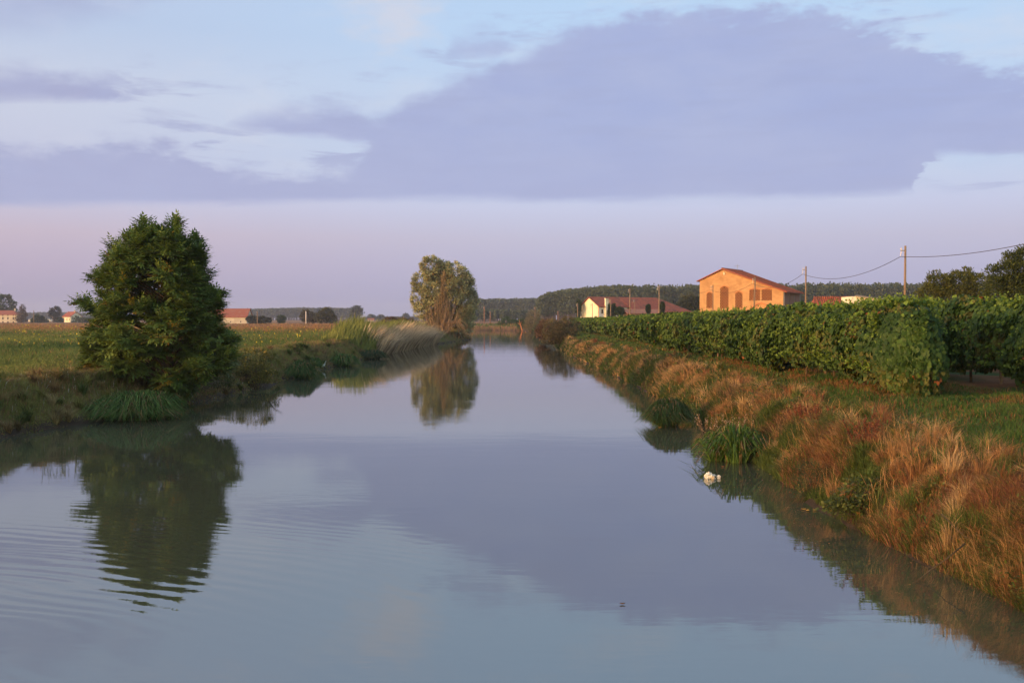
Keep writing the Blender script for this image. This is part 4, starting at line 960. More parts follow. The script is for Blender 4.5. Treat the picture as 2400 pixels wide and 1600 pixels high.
tree('wood_edge_tree', 'dark green tree between farmhouse roof and orange barn', 'tree', base_at(1610, 330), [B_(1618,712,330,20,20), B_(1600,722,330,16,15), B_(1582,728,330,9,9), B_(1630,722,330,14,20)], 260, 1.0, 26, .7, .4, (.028, .04, .014), (.07, .075, .026), BROAD, 0, .4, 4)
# right edge trees behind the vines
tree('young_tree', 'loose olive green tree behind the vines, left of the big one at the right edge', 'tree', base_at(2235, 72), [B_(2205,668,72,34,26), B_(2250,664,72,42,28), B_(2290,672,72,34,32), B_(2180,690,72,30,24), B_(2240,705,72,55,30), B_(2192,648,72,14,14), B_(2262,645,72,18,16)], 760, .27, 26, .16, .065, (.055, .068, .015), (.15, .155, .035), LANCE, -.15, .12, 6)
tree('broad_tree', 'big dark green tree cut by the right edge behind the vines', 'tree', base_at(2440, 62), [B_(2380,645,62,46,42), B_(2430,620,62,60,50), B_(2350,680,62,42,36), B_(2470,660,62,70,60), B_(2335,640,62,22,18), B_(2400,690,62,60,40), B_(2375,612,62,20,20)], 1100, .3, 26, .16, .07, (.035, .052, .012), (.10, .12, .03), LANCE, -.1, .16, 6)

# ------------------------------------------------------------------ forests (far woods that read as one mass)
def forest(name, label, pts, dens, leaf, c1, c2, depth=40, trunks=True, tc=(.10, .08, .065), gap=.35):
    """pts: (photo x, photo y of tree tops, distance). rows of poplars standing along that line"""
    P_, Cc = [], []; TV = MB()
    xs = [ond(p[0], 748, p[2])[0] for p in pts]; ds = [p[2] for p in pts]; hs = [4+(748-p[1])*p[2]/F-1.7 for p in pts]
    L_ = abs(xs[-1]-xs[0])+abs(ds[-1]-ds[0]); cum = np.linspace(0, 1, len(pts))
    nt_ = int(dens*1.5); V_all, c_all = [], []
    for k in range(nt_):
        t = rng.random(); row = rng.integers(0, 4)
        x = np.interp(t, cum, xs); d = np.interp(t, cum, ds)+row*depth/4+rng.normal(0, 1.5); h = np.interp(t, cum, hs)*(.94+.09*rng.random())*(1+row*depth/4/d)
        rx = h*.13*(.8+.5*rng.random()); zc = 1.7+h*(.62 if row < 1 else .68); rz = h*(.36 if row < 1 else .31)
        m = 60; u = rdir(m); u[:, 1] = -np.abs(u[:, 1])*.9
        V_all.append(np.array([x, d, zc])+u*np.array([rx, rx, rz])*(.75+.3*rng.random((m, 1)))); tone = rng.random(); shade = np.clip(u[:, 2]*.5+.5, 0, 1)
        c_all.append(mixc(c1, c2, np.full(m, tone)*.6+.4*rng.random(m)))
        if trunks and row < 2:
            TV.tube([(x, d, 1.2), (x, d, 1.7+h*.6)], [leaf*.16, leaf*.1], 4, cap=False)
    P_ = np.vstack(V_all); Cc = np.vstack(c_all); n = len(P_)
    V, f = leaves(P_, nrm(rdir(n)+UP*.6), nrm(rdir(n)+np.array([-.3, -.8, .3])), leaf*(.7+.6*rng.random(n)), leaf*.8, BROAD)
    c6 = np.repeat(Cc, 6, 0)
    if trunks:   # trunks joined into the same mass
        tv = np.array(TV.v); tf = np.array(TV.f)+len(V)
        V = np.vstack([V, tv]); c6 = np.vstack([c6, np.tile(tc, (len(tv), 1))]); o = arr_mesh(name, V, [f, tf], M['leaf'], c6)
    else: o = arr_mesh(name, V, [f], M['leaf'], c6)
    tag(o, label, 'forest', kind='stuff'); return o
forest('forest', 'dark green poplar wood stretching behind the farmhouse and barn on the right', [(1268,697,610),(1290,688,610),(1340,679,600),(1420,672,590),(1500,670,580),(1700,668,580),(1900,666,580),(2100,665,580),(2300,664,580),(2480,664,580)], 1500, 1.25, (.038, .054, .024), (.080, .100, .044), 45)
forest('forest', 'lower poplar wood between the willow and the taller forest', [(1095,702,900),(1200,701,900),(1290,701,880)], 330, 1.7, (.034, .050, .028), (.065, .085, .045), 60)
forest('plantation', 'low bluish green young plantation in front of the middle wood', [(1080,727,640),(1180,727,640),(1290,729,640)], 330, 1.0, (.055, .075, .045), (.085, .11, .06), 20, trunks=False)
forest('forest', 'blue green far forest behind the left field and red roofed barn', [(520,727,1500),(620,725,1500),(700,723,1500),(780,724,1500),(832,725,1500)], 420, 2.8, (.03, .048, .034), (.055, .078, .05), 90)
forest('forest', 'blue far wood behind the small yellowish house at the left', [(55,734,1700),(110,734,1700),(175,736,1700),(230,742,1700),(300,742,1700)], 300, 3, (.03, .045, .04), (.05, .07, .055), 90)
forest('treeline', 'thin blue line of far trees on the horizon left of the willow', [(810,746,1750),(880,744,1750),(960,743,1750),(1060,743,1750)], 260, 2.4, (.03, .045, .04), (.05, .07, .055), 60, trunks=False)
# ================================================================== vine rows
X_c = lambda r_: r_*2.2
z_c = lambda v_: v_*3.0
def vine_row(label, x0f, y0, y1, nleaf, half=.72, topz=2.60, left_only=.75, plump_end=True, seedv=0):
    root = empty('vine_row', (x0f(y0), y0, GR), label, 'vine row', 'rows of tall grape vines')
    n = nleaf
    t = rng.random(n); a = y0+3.0     # more, smaller leaves close by; fewer, larger ones far off
    yy = y0-.6+((a**-0.6)+t*((y1-y0+a)**-0.6-a**-0.6))**(-1/.6)-a+.3
    yy = np.where(rng.random(n) < .0, y0, yy)
    sizef = np.clip((yy/26), 1, 6)**.55
    side = np.where(rng.random(n) < left_only, -1, 1)
    v = rng.random(n)                                   # 0 ground hem .. 1 crest
    endf = np.clip(1-(yy-y0)/2.2, 0, 1) if plump_end else 0*yy
    zmin = .42-.40*endf+.75*(fbm(yy*.9, yy*0+seedv, 35, 2)-.5)*(1-endf)
    prof = np.sin(np.pi*np.clip(v*.93+.04, 0, 1))**.45
    bulge = 1+.75*(fbm(yy*1.1, v*2.6+side*9, 31+seedv, 3)-.5)*2*.9+.45*(fbm(yy*.3, v*.8+side*5, 33+seedv, 2)-.5)+.3*endf
    r = half*prof*bulge*(1-.22*rng.random(n)**2)
    r = np.where(v > .9, r*rng.random(n)**.5, r)
    tz = topz-.38*np.clip((yy-32)/90, 0, 1)+.36*(fbm(yy*.8, yy*0, 41+seedv)-.5)*2+.12*(vnoise(yy*3, yy*0, 7)-.5)
    z = GR+zmin+(tz-zmin)*v+rng.normal(0, .04, n)
    ye = yy-endf*.0
    # rounded near end: the shell closes in plan like a D
    extra = (rng.random(n) < .045) if plump_end else np.zeros(n, bool)
    yy = np.where(extra, y0+2.2-2.5*np.sin(rng.uniform(0, np.pi/2, n)), yy)
    wq = np.clip((y0+2.2-yy)/2.5, 0, 1); tap = np.sqrt(1-wq**2)
    lump = .5*(fbm(side*tap*1.5+7, v*3.1, 71+seedv)-.5)*wq
    X_ = side*(r*tap+lump*.5); Y_ = yy-lump*1.9*(wq > .4); z = z-.25*wq**3*v; th = wq*1.4; cap = wq > .3
    sizef = np.clip(yy/26, 1, 6)**.55
    C_ = np.stack([x0f(Y_)+X_, Y_, z], 1)
    O_ = nrm(np.stack([side*np.cos(th), -np.sin(th)+rng.normal(0, .25, n), np.clip((v-.55)*2.2, -.3, 1.3)], 1))
    Nn = nrm(O_+rdir(n)*.55+UP*.35); D_ = nrm(np.cross(Nn, rdir(n))*.7-UP*.75+O_*.25)
    s = .125*sizef*(.65+.65*rng.random(n))
    tone = fbm(yy*1.3, z*1.4, 51+seedv)
    c_ = mixc((.024, .056, .010), (.072, .125, .020), np.clip((tone-.3)*1.8+.15*(rng.random(n)-.5), 0, 1))
    bright = rng.random(n) < .015+.08*(v > .88); c_[bright] = (.135, .20, .028)
    olive = fbm(yy*.4, z*.9, 61+seedv) > .58; c_ = np.where((olive & (rng.random(n) < .5))[:, None], mixc(c_, (.12, .10, .022), .6*np.ones(n)), c_)
    red = (rng.random(n) < .05) & (fbm(yy*1.7, z*2.1, 65+seedv) > .68); c_[red] = (.20, .065, .02)
    # leafy shoots poking out of the row
    m = int(n*.016); sy = y0+1.2+(y1-y0-1.2)*rng.random(m)**2.2; sv = rng.random(m); sside = np.where(rng.random(m) < .8, -1, 1)
    top = sv > .5
    bx = x0f(sy)+np.where(top, rng.normal(0, .35, m), sside*half*.9); bz = GR+np.where(top, topz-.15-.45*np.clip((sy-32)/90, 0, 1), .7+rng.random(m)*1.7)
    dr = nrm(np.stack([np.where(top, rng.normal(0, .5, m), sside*.9), rng.normal(0, .5, m), np.where(top, 1.0, .25)], 1)); ln = .15+.28*rng.random(m)
    per_ = 7; ii = np.repeat(np.arange(m), per_); tt = np.tile(np.linspace(.1, 1, per_), m)
    P2 = np.stack([bx, sy, bz], 1)[ii]+dr[ii]*(ln[ii]*tt)[:, None]-UP*(.35*ln[ii]*tt**2*(~top[ii]))[:, None]+rdir(m*per_)*.04
    s2 = .10*np.clip(sy[ii]/26, 1, 6)**.45*(1.1-.55*tt); c2 = mixc((.07, .12, .016), (.15, .22, .032), tt)
    C_ = np.vstack([C_, P2]); D_ = np.vstack([D_, nrm(dr[ii]*.6+rdir(len(ii))*.8)]); Nn = np.vstack([Nn, nrm(UP*.5+rdir(len(ii)))]); s = np.concatenate([s, s2]); c_ = np.vstack([c_, c2])
    c_ = c_*(.85+.3*rng.random((len(c_), 1)))
    V, f = leaves(C_, D_, Nn, s, s*1.05, GRAPE)
    arr_mesh('foliage', V, [f], M['leaf'], np.repeat(c_, len(GRAPE), 0), root)
    # trunks and posts (copies share one mesh)
    tm = MB((0, 0, 0)); tm.tube([(0, 0, -.1), (.04, .03, .5), (-.03, 0, 1.1), (.06, .02, 1.9)], [.055, .045, .04, .03], 6)
    pm = MB((0, 0, 0)); pm.tube([(0, 0, -.1), (0, 0, 2.55)], .05, 6)
    tr0 = po0 = None; ys_ = np.arange(y0+1.4, y1, max(2.6, (y1-y0)/55)); k = 0
    for y_ in ys_:
        loc = (float(x0f(y_))-x0f(y0)+rng.normal(0, .05), y_-y0, 0)
        if tr0 is None: tr0 = tm.build('vine_trunk', M['bark'], None); o = tr0
        else: o = tr0.copy(); COL.objects.link(o)
        o.parent = root; o.location = loc; o.rotation_euler = (0, 0, rng.uniform(0, 6))
        if k % 2 == 0:
            if po0 is None: po0 = pm.build('post', M['wood_pole'], None); o = po0
            else: o = po0.copy(); COL.objects.link(o)
            o.parent = root; o.location = (loc[0]+.05, loc[1]+1.2, 0)
        k += 1
    return root
row1 = lambda y: 11.45+np.asarray(y)*.0175+.0
row2 = lambda y: 16.15+np.asarray(y)*.0085
row3 = lambda y: 20.9+np.asarray(y)*.0085
vine_row('nearest long row of tall green vines, its rounded end next to the dry bank', lambda y: 11.15+np.asarray(y)*.0085, 27.6, 206, 165000, half=.84, topz=2.67, seedv=0)
vine_row('second row of tall dark vines, running out of the right edge', row2, 17, 206, 120000, half=.95, topz=2.84, seedv=5)
vine_row('third row of tall vines hidden behind the first two', row3, 30, 206, 26000, seedv=9)
# ================================================================== grasses
def lod_w(d, px=.42, wmin=.006):   # blade width growing with distance so far grass stays a surface
    return np.maximum(wmin, px*d/1000)
def scatter(n, x0, x1, y0, y1, p=1.3):
    t = rng.random(n)
    if abs(p-1) < 1e-6: y = y0*(y1/y0)**t
    else: y = (y0**(1-p)+t*(y1**(1-p)-y0**(1-p)))**(1/(1-p))
    return rng.uniform(0, 1, n), y
def view_x(n, y, xa, xb):    # only where the walk along the river can see
    return xa(y)+(xb(y)-xa(y))*rng.random(n)
def stuff(name, label, cat, B, H, W, lean, col, mat='grass', **kw):
    o = blades_obj(name, B, H, W, lean, col, M[mat], **kw); tag(o, label, cat, kind='stuff'); return o
rx_at = lambda y: np.interp(y, RB[:15, 1], RB[:15, 0]); lx_at = lambda y: np.interp(y, LB[:16, 1], LB[:16, 0])

# --- dry bank grass on the right
n = 330000
_, y = scatter(n, 0, 0, 10.5, 200, 1.55)
s = rng.random(n)**.85*2.3-.12
x = rx_at(y)+s; B = np.stack([x, y, gh(x, y)], 1)
keep = (B[:, 2] > -.05); B, s, y, x = B[keep], s[keep], y[keep], x[keep]; n = len(B)
cl = fbm(x*.9, y*.9, 71, 3); mound = fbm(x*.45, y*.33, 73, 2)
H = (.10+.62*np.clip(cl-.25, 0, 1)+.28*mound)*np.clip(1.2-np.abs(s-.8)*.4, .3, 1.2)*(.45+.75*rng.random(n))
H = H*np.where(s > 1.7, .6, 1.0)*np.clip(y/26, .72, 1.12)
ragged = s < .9+1.5*fbm(x*0+3, y*.55, 79, 3)+.25*rng.random(n)
ang = 2*np.pi*fbm(x*.9, y*.9, 77, 2)*2.5; lean = np.stack([np.cos(ang), np.sin(ang)], 1)*(H*.9*rng.random(n))[:, None]+rng.normal(0, .45, (n, 2))*H[:, None]
lean[:, 0] -= .15*H
W = lod_w(y, .5, .0055)*(.6+.8*rng.random(n))
g1 = fbm(x*.7, y*.6, 81, 3); g2 = fbm(x*1.6, y*1.3, 83, 3); g3 = fbm(x*.35, y*.25, 85, 2)
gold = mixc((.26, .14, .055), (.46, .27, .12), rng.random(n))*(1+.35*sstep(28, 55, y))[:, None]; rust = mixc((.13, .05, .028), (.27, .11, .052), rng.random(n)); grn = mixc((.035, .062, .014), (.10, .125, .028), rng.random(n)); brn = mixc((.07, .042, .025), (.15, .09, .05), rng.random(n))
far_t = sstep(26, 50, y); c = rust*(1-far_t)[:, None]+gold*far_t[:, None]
c = np.where((rng.random(n) < np.clip((g2-.42)*4, .12, .8))[:, None], gold, c)
c = np.where((rng.random(n) < np.clip((.50-g3)*6, .08, .8))[:, None], brn, c)
pg = np.clip((g1-.45)*6, 0, 1)*.9+.16+.30*(s < .6); c = np.where((rng.random(n) < pg)[:, None], grn, c)
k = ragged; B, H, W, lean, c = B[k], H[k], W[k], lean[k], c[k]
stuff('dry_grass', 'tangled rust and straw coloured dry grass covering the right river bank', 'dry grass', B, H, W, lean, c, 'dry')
# taller wiry stems and leaning straws
n = 6500
_, y = scatter(n, 0, 0, 11, 70, 1.4); s = rng.random(n)*1.9; x = rx_at(y)+s; B = np.stack([x, y, gh(x, y)], 1)
pt = fbm(x*.6, y*.6, 91, 2); k = pt > .45; B, y, x = B[k], y[k], x[k]; n = len(B)
H = .3+.65*rng.random(n)**1.5; lean = rng.normal(0, .7, (n, 2))*H[:, None]
stuff('straw_stems', 'long pale wiry straws standing above the dry bank grass', 'dry grass', B, H, lod_w(y, .34, .005), lean, mixc((.36, .17, .06), (.58, .33, .15), rng.random(n)), 'dry', bend=.2)
# arching tufts of dead grass that break up the bank
def tufts(nt_, y0, y1, smax, per, rad, hh, seedp=1.5, side=1):
    _, ty = scatter(nt_, 0, 0, y0, y1, seedp); ts = rng.random(nt_)*smax+.1
    tx = rx_at(ty)+ts if side > 0 else lx_at(ty)-ts
    i = np.repeat(np.arange(nt_), per); n = len(i); sc_ = .6+.8*rng.random(nt_)
    a = rng.uniform(0, 2*np.pi, n); q = rng.random(n)**.5*.07; bx = tx[i]+q*np.cos(a); by = ty[i]+q*np.sin(a)
    H = hh*sc_[i]*(.5+.6*rng.random(n)); out = rad*sc_[i]*rng.random(n)**.7; wnd = rng.normal(0, .12, (nt_, 2))
    lean = np.stack([np.cos(a)*out, np.sin(a)*out], 1)+wnd[i]
    return np.stack([bx, by, gh(bx, by)], 1), H, lean, i, by
B, H, lean, i, by = tufts(520, 11, 110, 2.1, 110, .42, .55)
pal = np.array([(.36, .20, .085), (.24, .10, .05), (.08, .12, .028), (.46, .30, .15), (.09, .115, .028), (.28, .14, .06)])
pk_ = rng.integers(0, 6, 520); c = pal[pk_][i]*(.6+.7*rng.random((len(i), 1)))
stuff('grass_tufts', 'arching tufts of dead straw and rust coloured grass on the right bank', 'dry grass', B, H, lod_w(by, .48, .006)*(.7+.6*rng.random(len(i))), lean, c, 'dry', bend=.25)
B, H, lean, i, by = tufts(420, 28, 150, 3.6, 90, .5, .55, side=-1)
pal = np.array([(.10, .12, .03), (.20, .19, .055), (.24, .16, .075), (.15, .11, .05), (.07, .10, .025), (.26, .20, .09)])
pk_ = rng.integers(0, 6, 420); c = pal[pk_][i]*(.6+.7*rng.random((len(i), 1)))
stuff('grass_tufts', 'arching olive and brown grass tufts on the left bank', 'grass', B, H, lod_w(by, .55, .012)*(.7+.6*rng.random(len(i))), lean, c, 'grass', bend=.25)
# --- broad leaved weeds in ragged patches
n = 42000
_, y = scatter(n, 0, 0, 11, 120, 1.5); s = rng.random(n)*2.6; x = rx_at(y)+s; k = (fbm(x*.9, y*.75, 141, 3)-.03*(s-1)) > .52; x, y = x[k], y[k]; n = len(x)
z = gh(x, y)+.05+(.15+.5*fbm(x*2, y*2, 143, 2))*rng.random(n); C_ = np.stack([x, y, z], 1)+rng.normal(0, .03, (n, 3)); sz = .035*np.clip(y/18, 1, 5)*(.6+.8*rng.random(n))
V, f = leaves(C_, nrm(rdir(n)+UP*.3), nrm(UP+rdir(n)*.8), sz*1.5, sz*.7, BROAD)
c = mixc((.03, .055, .014), (.11, .135, .03), rng.random(n)); yl = rng.random(n) < .06; c[yl] = (.30, .20, .04)
o = arr_mesh('bank_weeds', V, [f], M['leaf'], np.repeat(c, 6, 0)); tag(o, 'patches of green broad leaved weeds among the dry grass of the right bank', 'weeds', kind='stuff')
# --- green strip between bank and vines
n = 190000
_, y = scatter(n, 0, 0, 11, 190, 1.5); x = rx_at(y)+1.3+(14.0+y*.02-rx_at(y)-1.3)*rng.random(n)
wide = rng.random(n) < .35; x = np.where(wide & (y < 30), rx_at(y)+1.6+rng.random(n)*11, x)
B = np.stack([x, y, gh(x, y)], 1); s = x-rx_at(y)
H = (.07+.16*fbm(x*1.2, y*1.2, 95, 2)+.10*(s < 2.6))*(.6+.8*rng.random(n))
lean = rng.normal(0, .45, (n, 2))*H[:, None]
c = mixc((.030, .068, .014), (.085, .14, .028), np.clip(fbm(x*.8, y*.5, 97)*1.2-.1+.3*(rng.random(n)-.5), 0, 1))
br = rng.random(n) < .06+.14*(fbm(x*.5, y*.3, 98, 3) > .55)+.5*((x > 10.2+y*.009) & (fbm(x*.7, y*.5, 99) > .5)); c[br] = mixc((.17, .075, .03), (.26, .13, .05), rng.random(br.sum()))
stuff('grass', 'short green grass strip between the dry bank and the vines', 'grass', B, H, lod_w(y, .6, .008), lean, c)
# --- left bank rough herbs
n = 150000
_, y = scatter(n, 0, 0, 27, 215, 1.5); s = rng.random(n)**.9*5.2-.05; x = lx_at(y)-s; B = np.stack([x, y, gh(x, y)], 1)
cl = fbm(x*.7, y*.7, 101, 3); H = (.12+.55*np.clip(cl-.25, 0, 1))*np.clip(.3+s*.6, 0, 1.15)*(.6+.7*rng.random(n))
lean = rng.normal(0, .4, (n, 2))*H[:, None]; c = mixc((.10, .12, .03), (.27, .26, .075), np.clip(fbm(x*.5, y*.4, 103)*1.2-.1+.3*(rng.random(n)-.5), 0, 1))
br = rng.random(n) < .22+.35*(fbm(x*.4, y*.3, 107) > .52); c[br] = mixc((.16, .095, .045), (.32, .20, .09), rng.random(br.sum()))
c[(rng.random(n) < .012) & (y < 60)] = (.5, .45, .4)
stuff('bank_grass', 'rough olive and brown grass and herbs covering the left river bank', 'grass', B, H, lod_w(y, .55, .01), lean, c)
# --- meadow behind
n = 260000
_, y = scatter(n, 0, 0, 30, 430, 1.25); x = lx_at(np.minimum(y, 215))-4.2-(.58*y-8)*rng.random(n)
k = (x > -.62*y-6) & ~in_river(x, y); x, y = x[k], y[k]; n = len(x); B = np.stack([x, y, gh(x, y)], 1)
k = B[:, 2] > .9; B, x, y = B[k], x[k], y[k]; n = len(x)
cl = fbm(x*.12, y*.06, 111, 3); H = (.22+.5*cl)*(.6+.6*rng.random(n))*np.clip(.45+(y-34)/40, .45, 1.1)
lean = rng.normal(0, .35, (n, 2))*H[:, None]
c = mixc((.058, .098, .024), (.16, .18, .045), np.clip(fbm(x*.10, y*.05, 113)*1.5-.25+.4*(rng.random(n)-.5), 0, 1))
br = rng.random(n) < np.clip((y-150)/90, 0, 1)*.85+.10*(fbm(x*.2, y*.1, 117) > .5); c[br] = mixc((.20, .10, .04), (.33, .17, .075), rng.random(br.sum()))
fl_ = (rng.random(n) < .0006) & (y > 60); c[fl_] = (.50, .38, .03); H[fl_] *= 1.25
stuff('meadow', 'green weedy meadow with yellow flowers, turning rusty towards the far houses', 'meadow', B, H, lod_w(y, .75, .014), lean, c)
# yellow flower heads in the meadow
n = 300; _, y = scatter(n, 0, 0, 70, 300, 1.1); x = -14-(.5*y-12)*rng.random(n); k = ~in_river(x, y); x, y = x[k], y[k]
k = (x < lx_at(np.minimum(y, 215))-3) & (fbm(x*.07, y*.04, 119) > .47); x, y = x[k], y[k]; n = len(x)
C_ = np.stack([x, y, gh(x, y)+.65+.25*rng.random(n)], 1); V, f = leaves(C_, rdir(n), rdir(n), .0016*y+.04, .0014*y+.03, BROAD)
o = arr_mesh('yellow_flowers', V, [f], M['leaf'], np.repeat(mixc((.30, .25, .02), (.48, .38, .04), rng.random(n)), 6, 0)); tag(o, 'small yellow flower heads scattered through the left meadow', 'flowers', kind='stuff')
# --- far grassy fringe by the bend (right side and far bank)
n = 30000; y = rng.uniform(180, 395, n); x = rng.uniform(-45, 45, n); s, _ = river_info(x, y); k = (s > 0) & (s < 14); x, y, s = x[k], y[k], s[k]; n = len(x)
B = np.stack([x, y, gh(x, y)], 1); H = (.5+.7*fbm(x*.2, y*.2, 121))*(.6+.6*rng.random(n))
c = mixc((.20, .115, .045), (.34, .20, .085), rng.random(n)); g = fbm(x*.08, y*.08, 123) > .52; c[g] = mixc((.06, .085, .022), (.11, .13, .035), rng.random(g.sum()))
stuff('bend_grass', 'golden grass fringe round the far river bend', 'grass', B, H, .22, rng.normal(0, .2, (n, 2)), c, 'dry')
# --- reed bed on the left, mid distance
n = 8500; yy = rng.uniform(103, 158, n); s = rng.random(n)*5.2+.2; x = lx_at(yy)-s; B = np.stack([x, yy, gh(x, yy)], 1)
H = (1.2+2.1*fbm(x*.6, yy*.3, 131, 3)+.4*(yy < 125))*(.5+.62*rng.random(n))*np.clip((yy-101)/7, .35, 1)
lean = np.stack([.35+rng.normal(0, .22, n), rng.normal(0, .25, n)], 1)*H[:, None]*.6
c = mixc((.075, .11, .022), (.26, .26, .07), np.clip(fbm(x*.5, yy*.3, 133)*1.3-.15+.3*(rng.random(n)-.5), 0, 1))
stuff('reeds', 'tall green reed bed on the left bank before the willow', 'reeds', B, H, .06+.10*rng.random(n), lean, c)
n = 4200; yy = rng.uniform(107, 160, n); s = rng.random(n)**1.3*2.2-.3; cl = fbm(yy*.3, s*.4, 137, 2); k = cl > .30; yy, s = yy[k], s[k]; n = len(yy); x = lx_at(yy)-s; B = np.stack([x, yy, np.maximum(gh(x, yy), 0)], 1)
H = (1.5+1.7*rng.random(n))*(.75+.5*fbm(yy*.25, yy*0, 138)); lw_ = .35+.75*fbm(yy*.3, s*.5, 139)
lean = np.stack([lw_+rng.normal(0, .12, n), -.15+rng.normal(0, .15, n)], 1)*H[:, None]*.8
stuff('dry_reeds', 'pale tan dead reed stalks leaning over the water along the reed bed', 'reeds', B, H, .05+.10*rng.random(n), lean, mixc((.16, .10, .06), (.74, .56, .38), rng.random(n)**.8), 'dry', bend=.55)

# ================================================================== single plants at the water
def tussock(label, cx, cy, r, h, n, c1, c2, name='sedge_tussock', group='sedge tussocks at the water', wid=.011, droop=1.0, cat='sedge', seed=0):
    z0 = max(float(gh(np.array([cx]), np.array([cy]))[0])-.05, -.05); z0 = min(z0, .08)
    ntf = 7; tx = rng.normal(0, r*.30, ntf); ty = rng.normal(0, r*.25, ntf); tx[0] = ty[0] = 0; hf = .62+.45*rng.random(ntf); hf[0] = 1.0; ti = rng.integers(0, ntf, n)
    a = rng.uniform(0, 2*np.pi, n); q_ = rng.random(n)**.5*r*.16
    B = np.stack([cx+tx[ti]+q_*np.cos(a), cy+ty[ti]+q_*np.sin(a), np.full(n, z0)], 1)
    out = r*.85*(.1+.9*rng.random(n)**.9)*(.7+.6*rng.random(n)); H = h*hf[ti]*(.45+.65*rng.random(n))*(1-.3*np.clip(out/r, 0, 1)**2)
    a2 = a+rng.normal(0, .5, n); mid = B+np.stack([np.cos(a2)*out*.6, np.sin(a2)*out*.6, H], 1)
    m0 = B+np.stack([np.cos(a2)*out*.25, np.sin(a2)*out*.25, H*.68], 1)
    tp = B+np.stack([np.cos(a2)*out*1.05, np.sin(a2)*out*1.05, H*(1.02-.95*droop*np.clip(out/r, 0, 1)*(.5+.7*rng.random(n)))], 1); tp[:, 2] = np.maximum(tp[:, 2], .02)
    fa = rng.normal(0, .7, n); S = np.stack([np.cos(fa), np.sin(fa), 0*fa], 1)*(wid*cy/30*.8+.002)
    V = np.stack([B-S, B+S, m0+S, m0-S, mid+S*.8, mid-S*.8, tp], 1).reshape(-1, 3); i = np.arange(n)[:, None]*7
    c = mixc(c1, c2, rng.random(n)**1.4); dd_ = rng.random(n) < .14; c[dd_] = mixc((.16, .10, .045), (.32, .22, .10), rng.random(dd_.sum())); c = np.repeat(c, 7, 0)
    o = arr_mesh(name, V, [i+np.array([0,1,2,3]), i+np.array([3,2,4,5]), i+np.array([5,4,6])], M['grass'], c, None, origin=(cx, cy, max(z0, 0)))
    tag(o, label, cat, group); return o
SG1, SG2 = (.03, .07, .015), (.13, .23, .05)
def wl(px, py): p = onz(px, py); return p[0], p[1]
x_, y_ = wl(287, 986); tussock('wide dark green sedge tussock below the walnut tree on the left', x_, y_+.6, 1.75, 1.15, 6500, SG1, SG2)
x_, y_ = wl(703, 889); tussock('round bright green sedge tussock in front of the egret', x_-.05, y_+.9, 1.25, 1.25, 4200, SG1, (.07, .13, .028))
x_, y_ = wl(748, 868); tussock('smaller sedge tussock close behind the bright round one', x_-.75, y_+.6, .9, .9, 2000, SG1, SG2)
x_, y_ = wl(806, 859); tussock('green sedge tussock right of the egret with reddish base', x_, y_+.8, 1.2, 1.05, 2600, SG1, SG2)
x_, y_ = wl(877, 842); tussock('dark sedge tussock at the foot of the reed bed', x_, y_+.8, 1.35, .95, 2400, (.018, .042, .012), (.045, .085, .02))
x_, y_ = wl(1577, 1000); tussock('big dark green sedge tussock at the foot of the right bank', x_, y_+.55, 1.0, 1.05, 5200, SG1, (.075, .11, .028))
x_, y_ = wl(1713, 1085); rd = tussock('clump of long arching bright green sedge leaves reaching over the water near the bag', x_+.1, y_+.4, 1.0, 1.05, 900, (.05, .10, .018), (.13, .21, .035), name='reed_clump', wid=.022, droop=.75, group='green clumps on the right bank', cat='reeds')
x_, y_ = wl(1428, 866); tussock('small upright green sedge tussock on the golden part of the right bank', x_+.3, y_+.2, .8, .9, 1300, (.05, .09, .018), (.11, .16, .03), droop=.4)
x_, y_ = wl(1352, 830); tussock('green reed tuft between the dark bush and the golden grass', x_+.4, y_+.5, 1.2, 1.3, 1500, (.05, .085, .018), (.11, .15, .03), droop=.3)

# --- small bushes by the water
def gb(x, y): return np.array([x, y, max(float(gh(np.array([x]), np.array([y]))[0]), 0.0)])
x_, y_ = wl(2000, 1244); yb = y_+.5
tree('bramble', 'leafy yellow green bramble overhanging the water on the near right bank', 'bush', gb(x_+.35, yb), [(x_+.15, yb, .42, .48, .4, .34), (x_+.45, yb+.1, .62, .42, .35, .32), (x_-.15, yb-.1, .3, .35, .3, .24)], 190, .13, 10, .075, .045, (.045, .065, .014), (.13, .14, .03), BROAD, .3, .02, 6, accent=(.36, .20, .04), pacc=.05)
x_, y_ = wl(1905, 1180)
tree('feathery_shrub', 'dark blue green feathery plant left of the bramble at the water', 'shrub', gb(x_+.2, y_+.5), [(x_+.1, y_+.5, .45, .36, .35, .42), (x_-.05, y_+.4, .2, .35, .3, .2)], 150, .12, 16, .05, .014, (.02, .042, .018), (.05, .085, .032), LANCE, -.4, .015, 8)
x_, y_ = wl(605, 914)
tree('yellowing_bush', 'yellow green bush on the left bank between walnut tree and tussock', 'bush', gb(x_-.9, y_+1.2), [(x_-.5, y_+1.2, .8, 1.1, .8, .75), (x_-1.6, y_+1.6, 1.3, 1.0, .8, .7), (x_+.3, y_+1.0, .55, .8, .6, .5), (x_-.8, y_+2.4, 1.7, 1.1, .8, .6)], 330, .24, 18, .11, .06, (.06, .07, .014), (.17, .15, .03), BROAD, .1, .04, 8, accent=(.33, .22, .04), pacc=.08)
tree('bank_herb', 'low olive herb clump on the left bank at the foot of the walnut tree', 'plant', gb(-15.7, 50), [(-15.6, 50, .7, .9, 1.4, .55), (-15.3, 53, .6, .8, 1.2, .5)], 170, .22, 16, .1, .05, (.045, .05, .016), (.12, .11, .035), BROAD, 0, .03, 7)
x_, y_ = wl(4, 985)
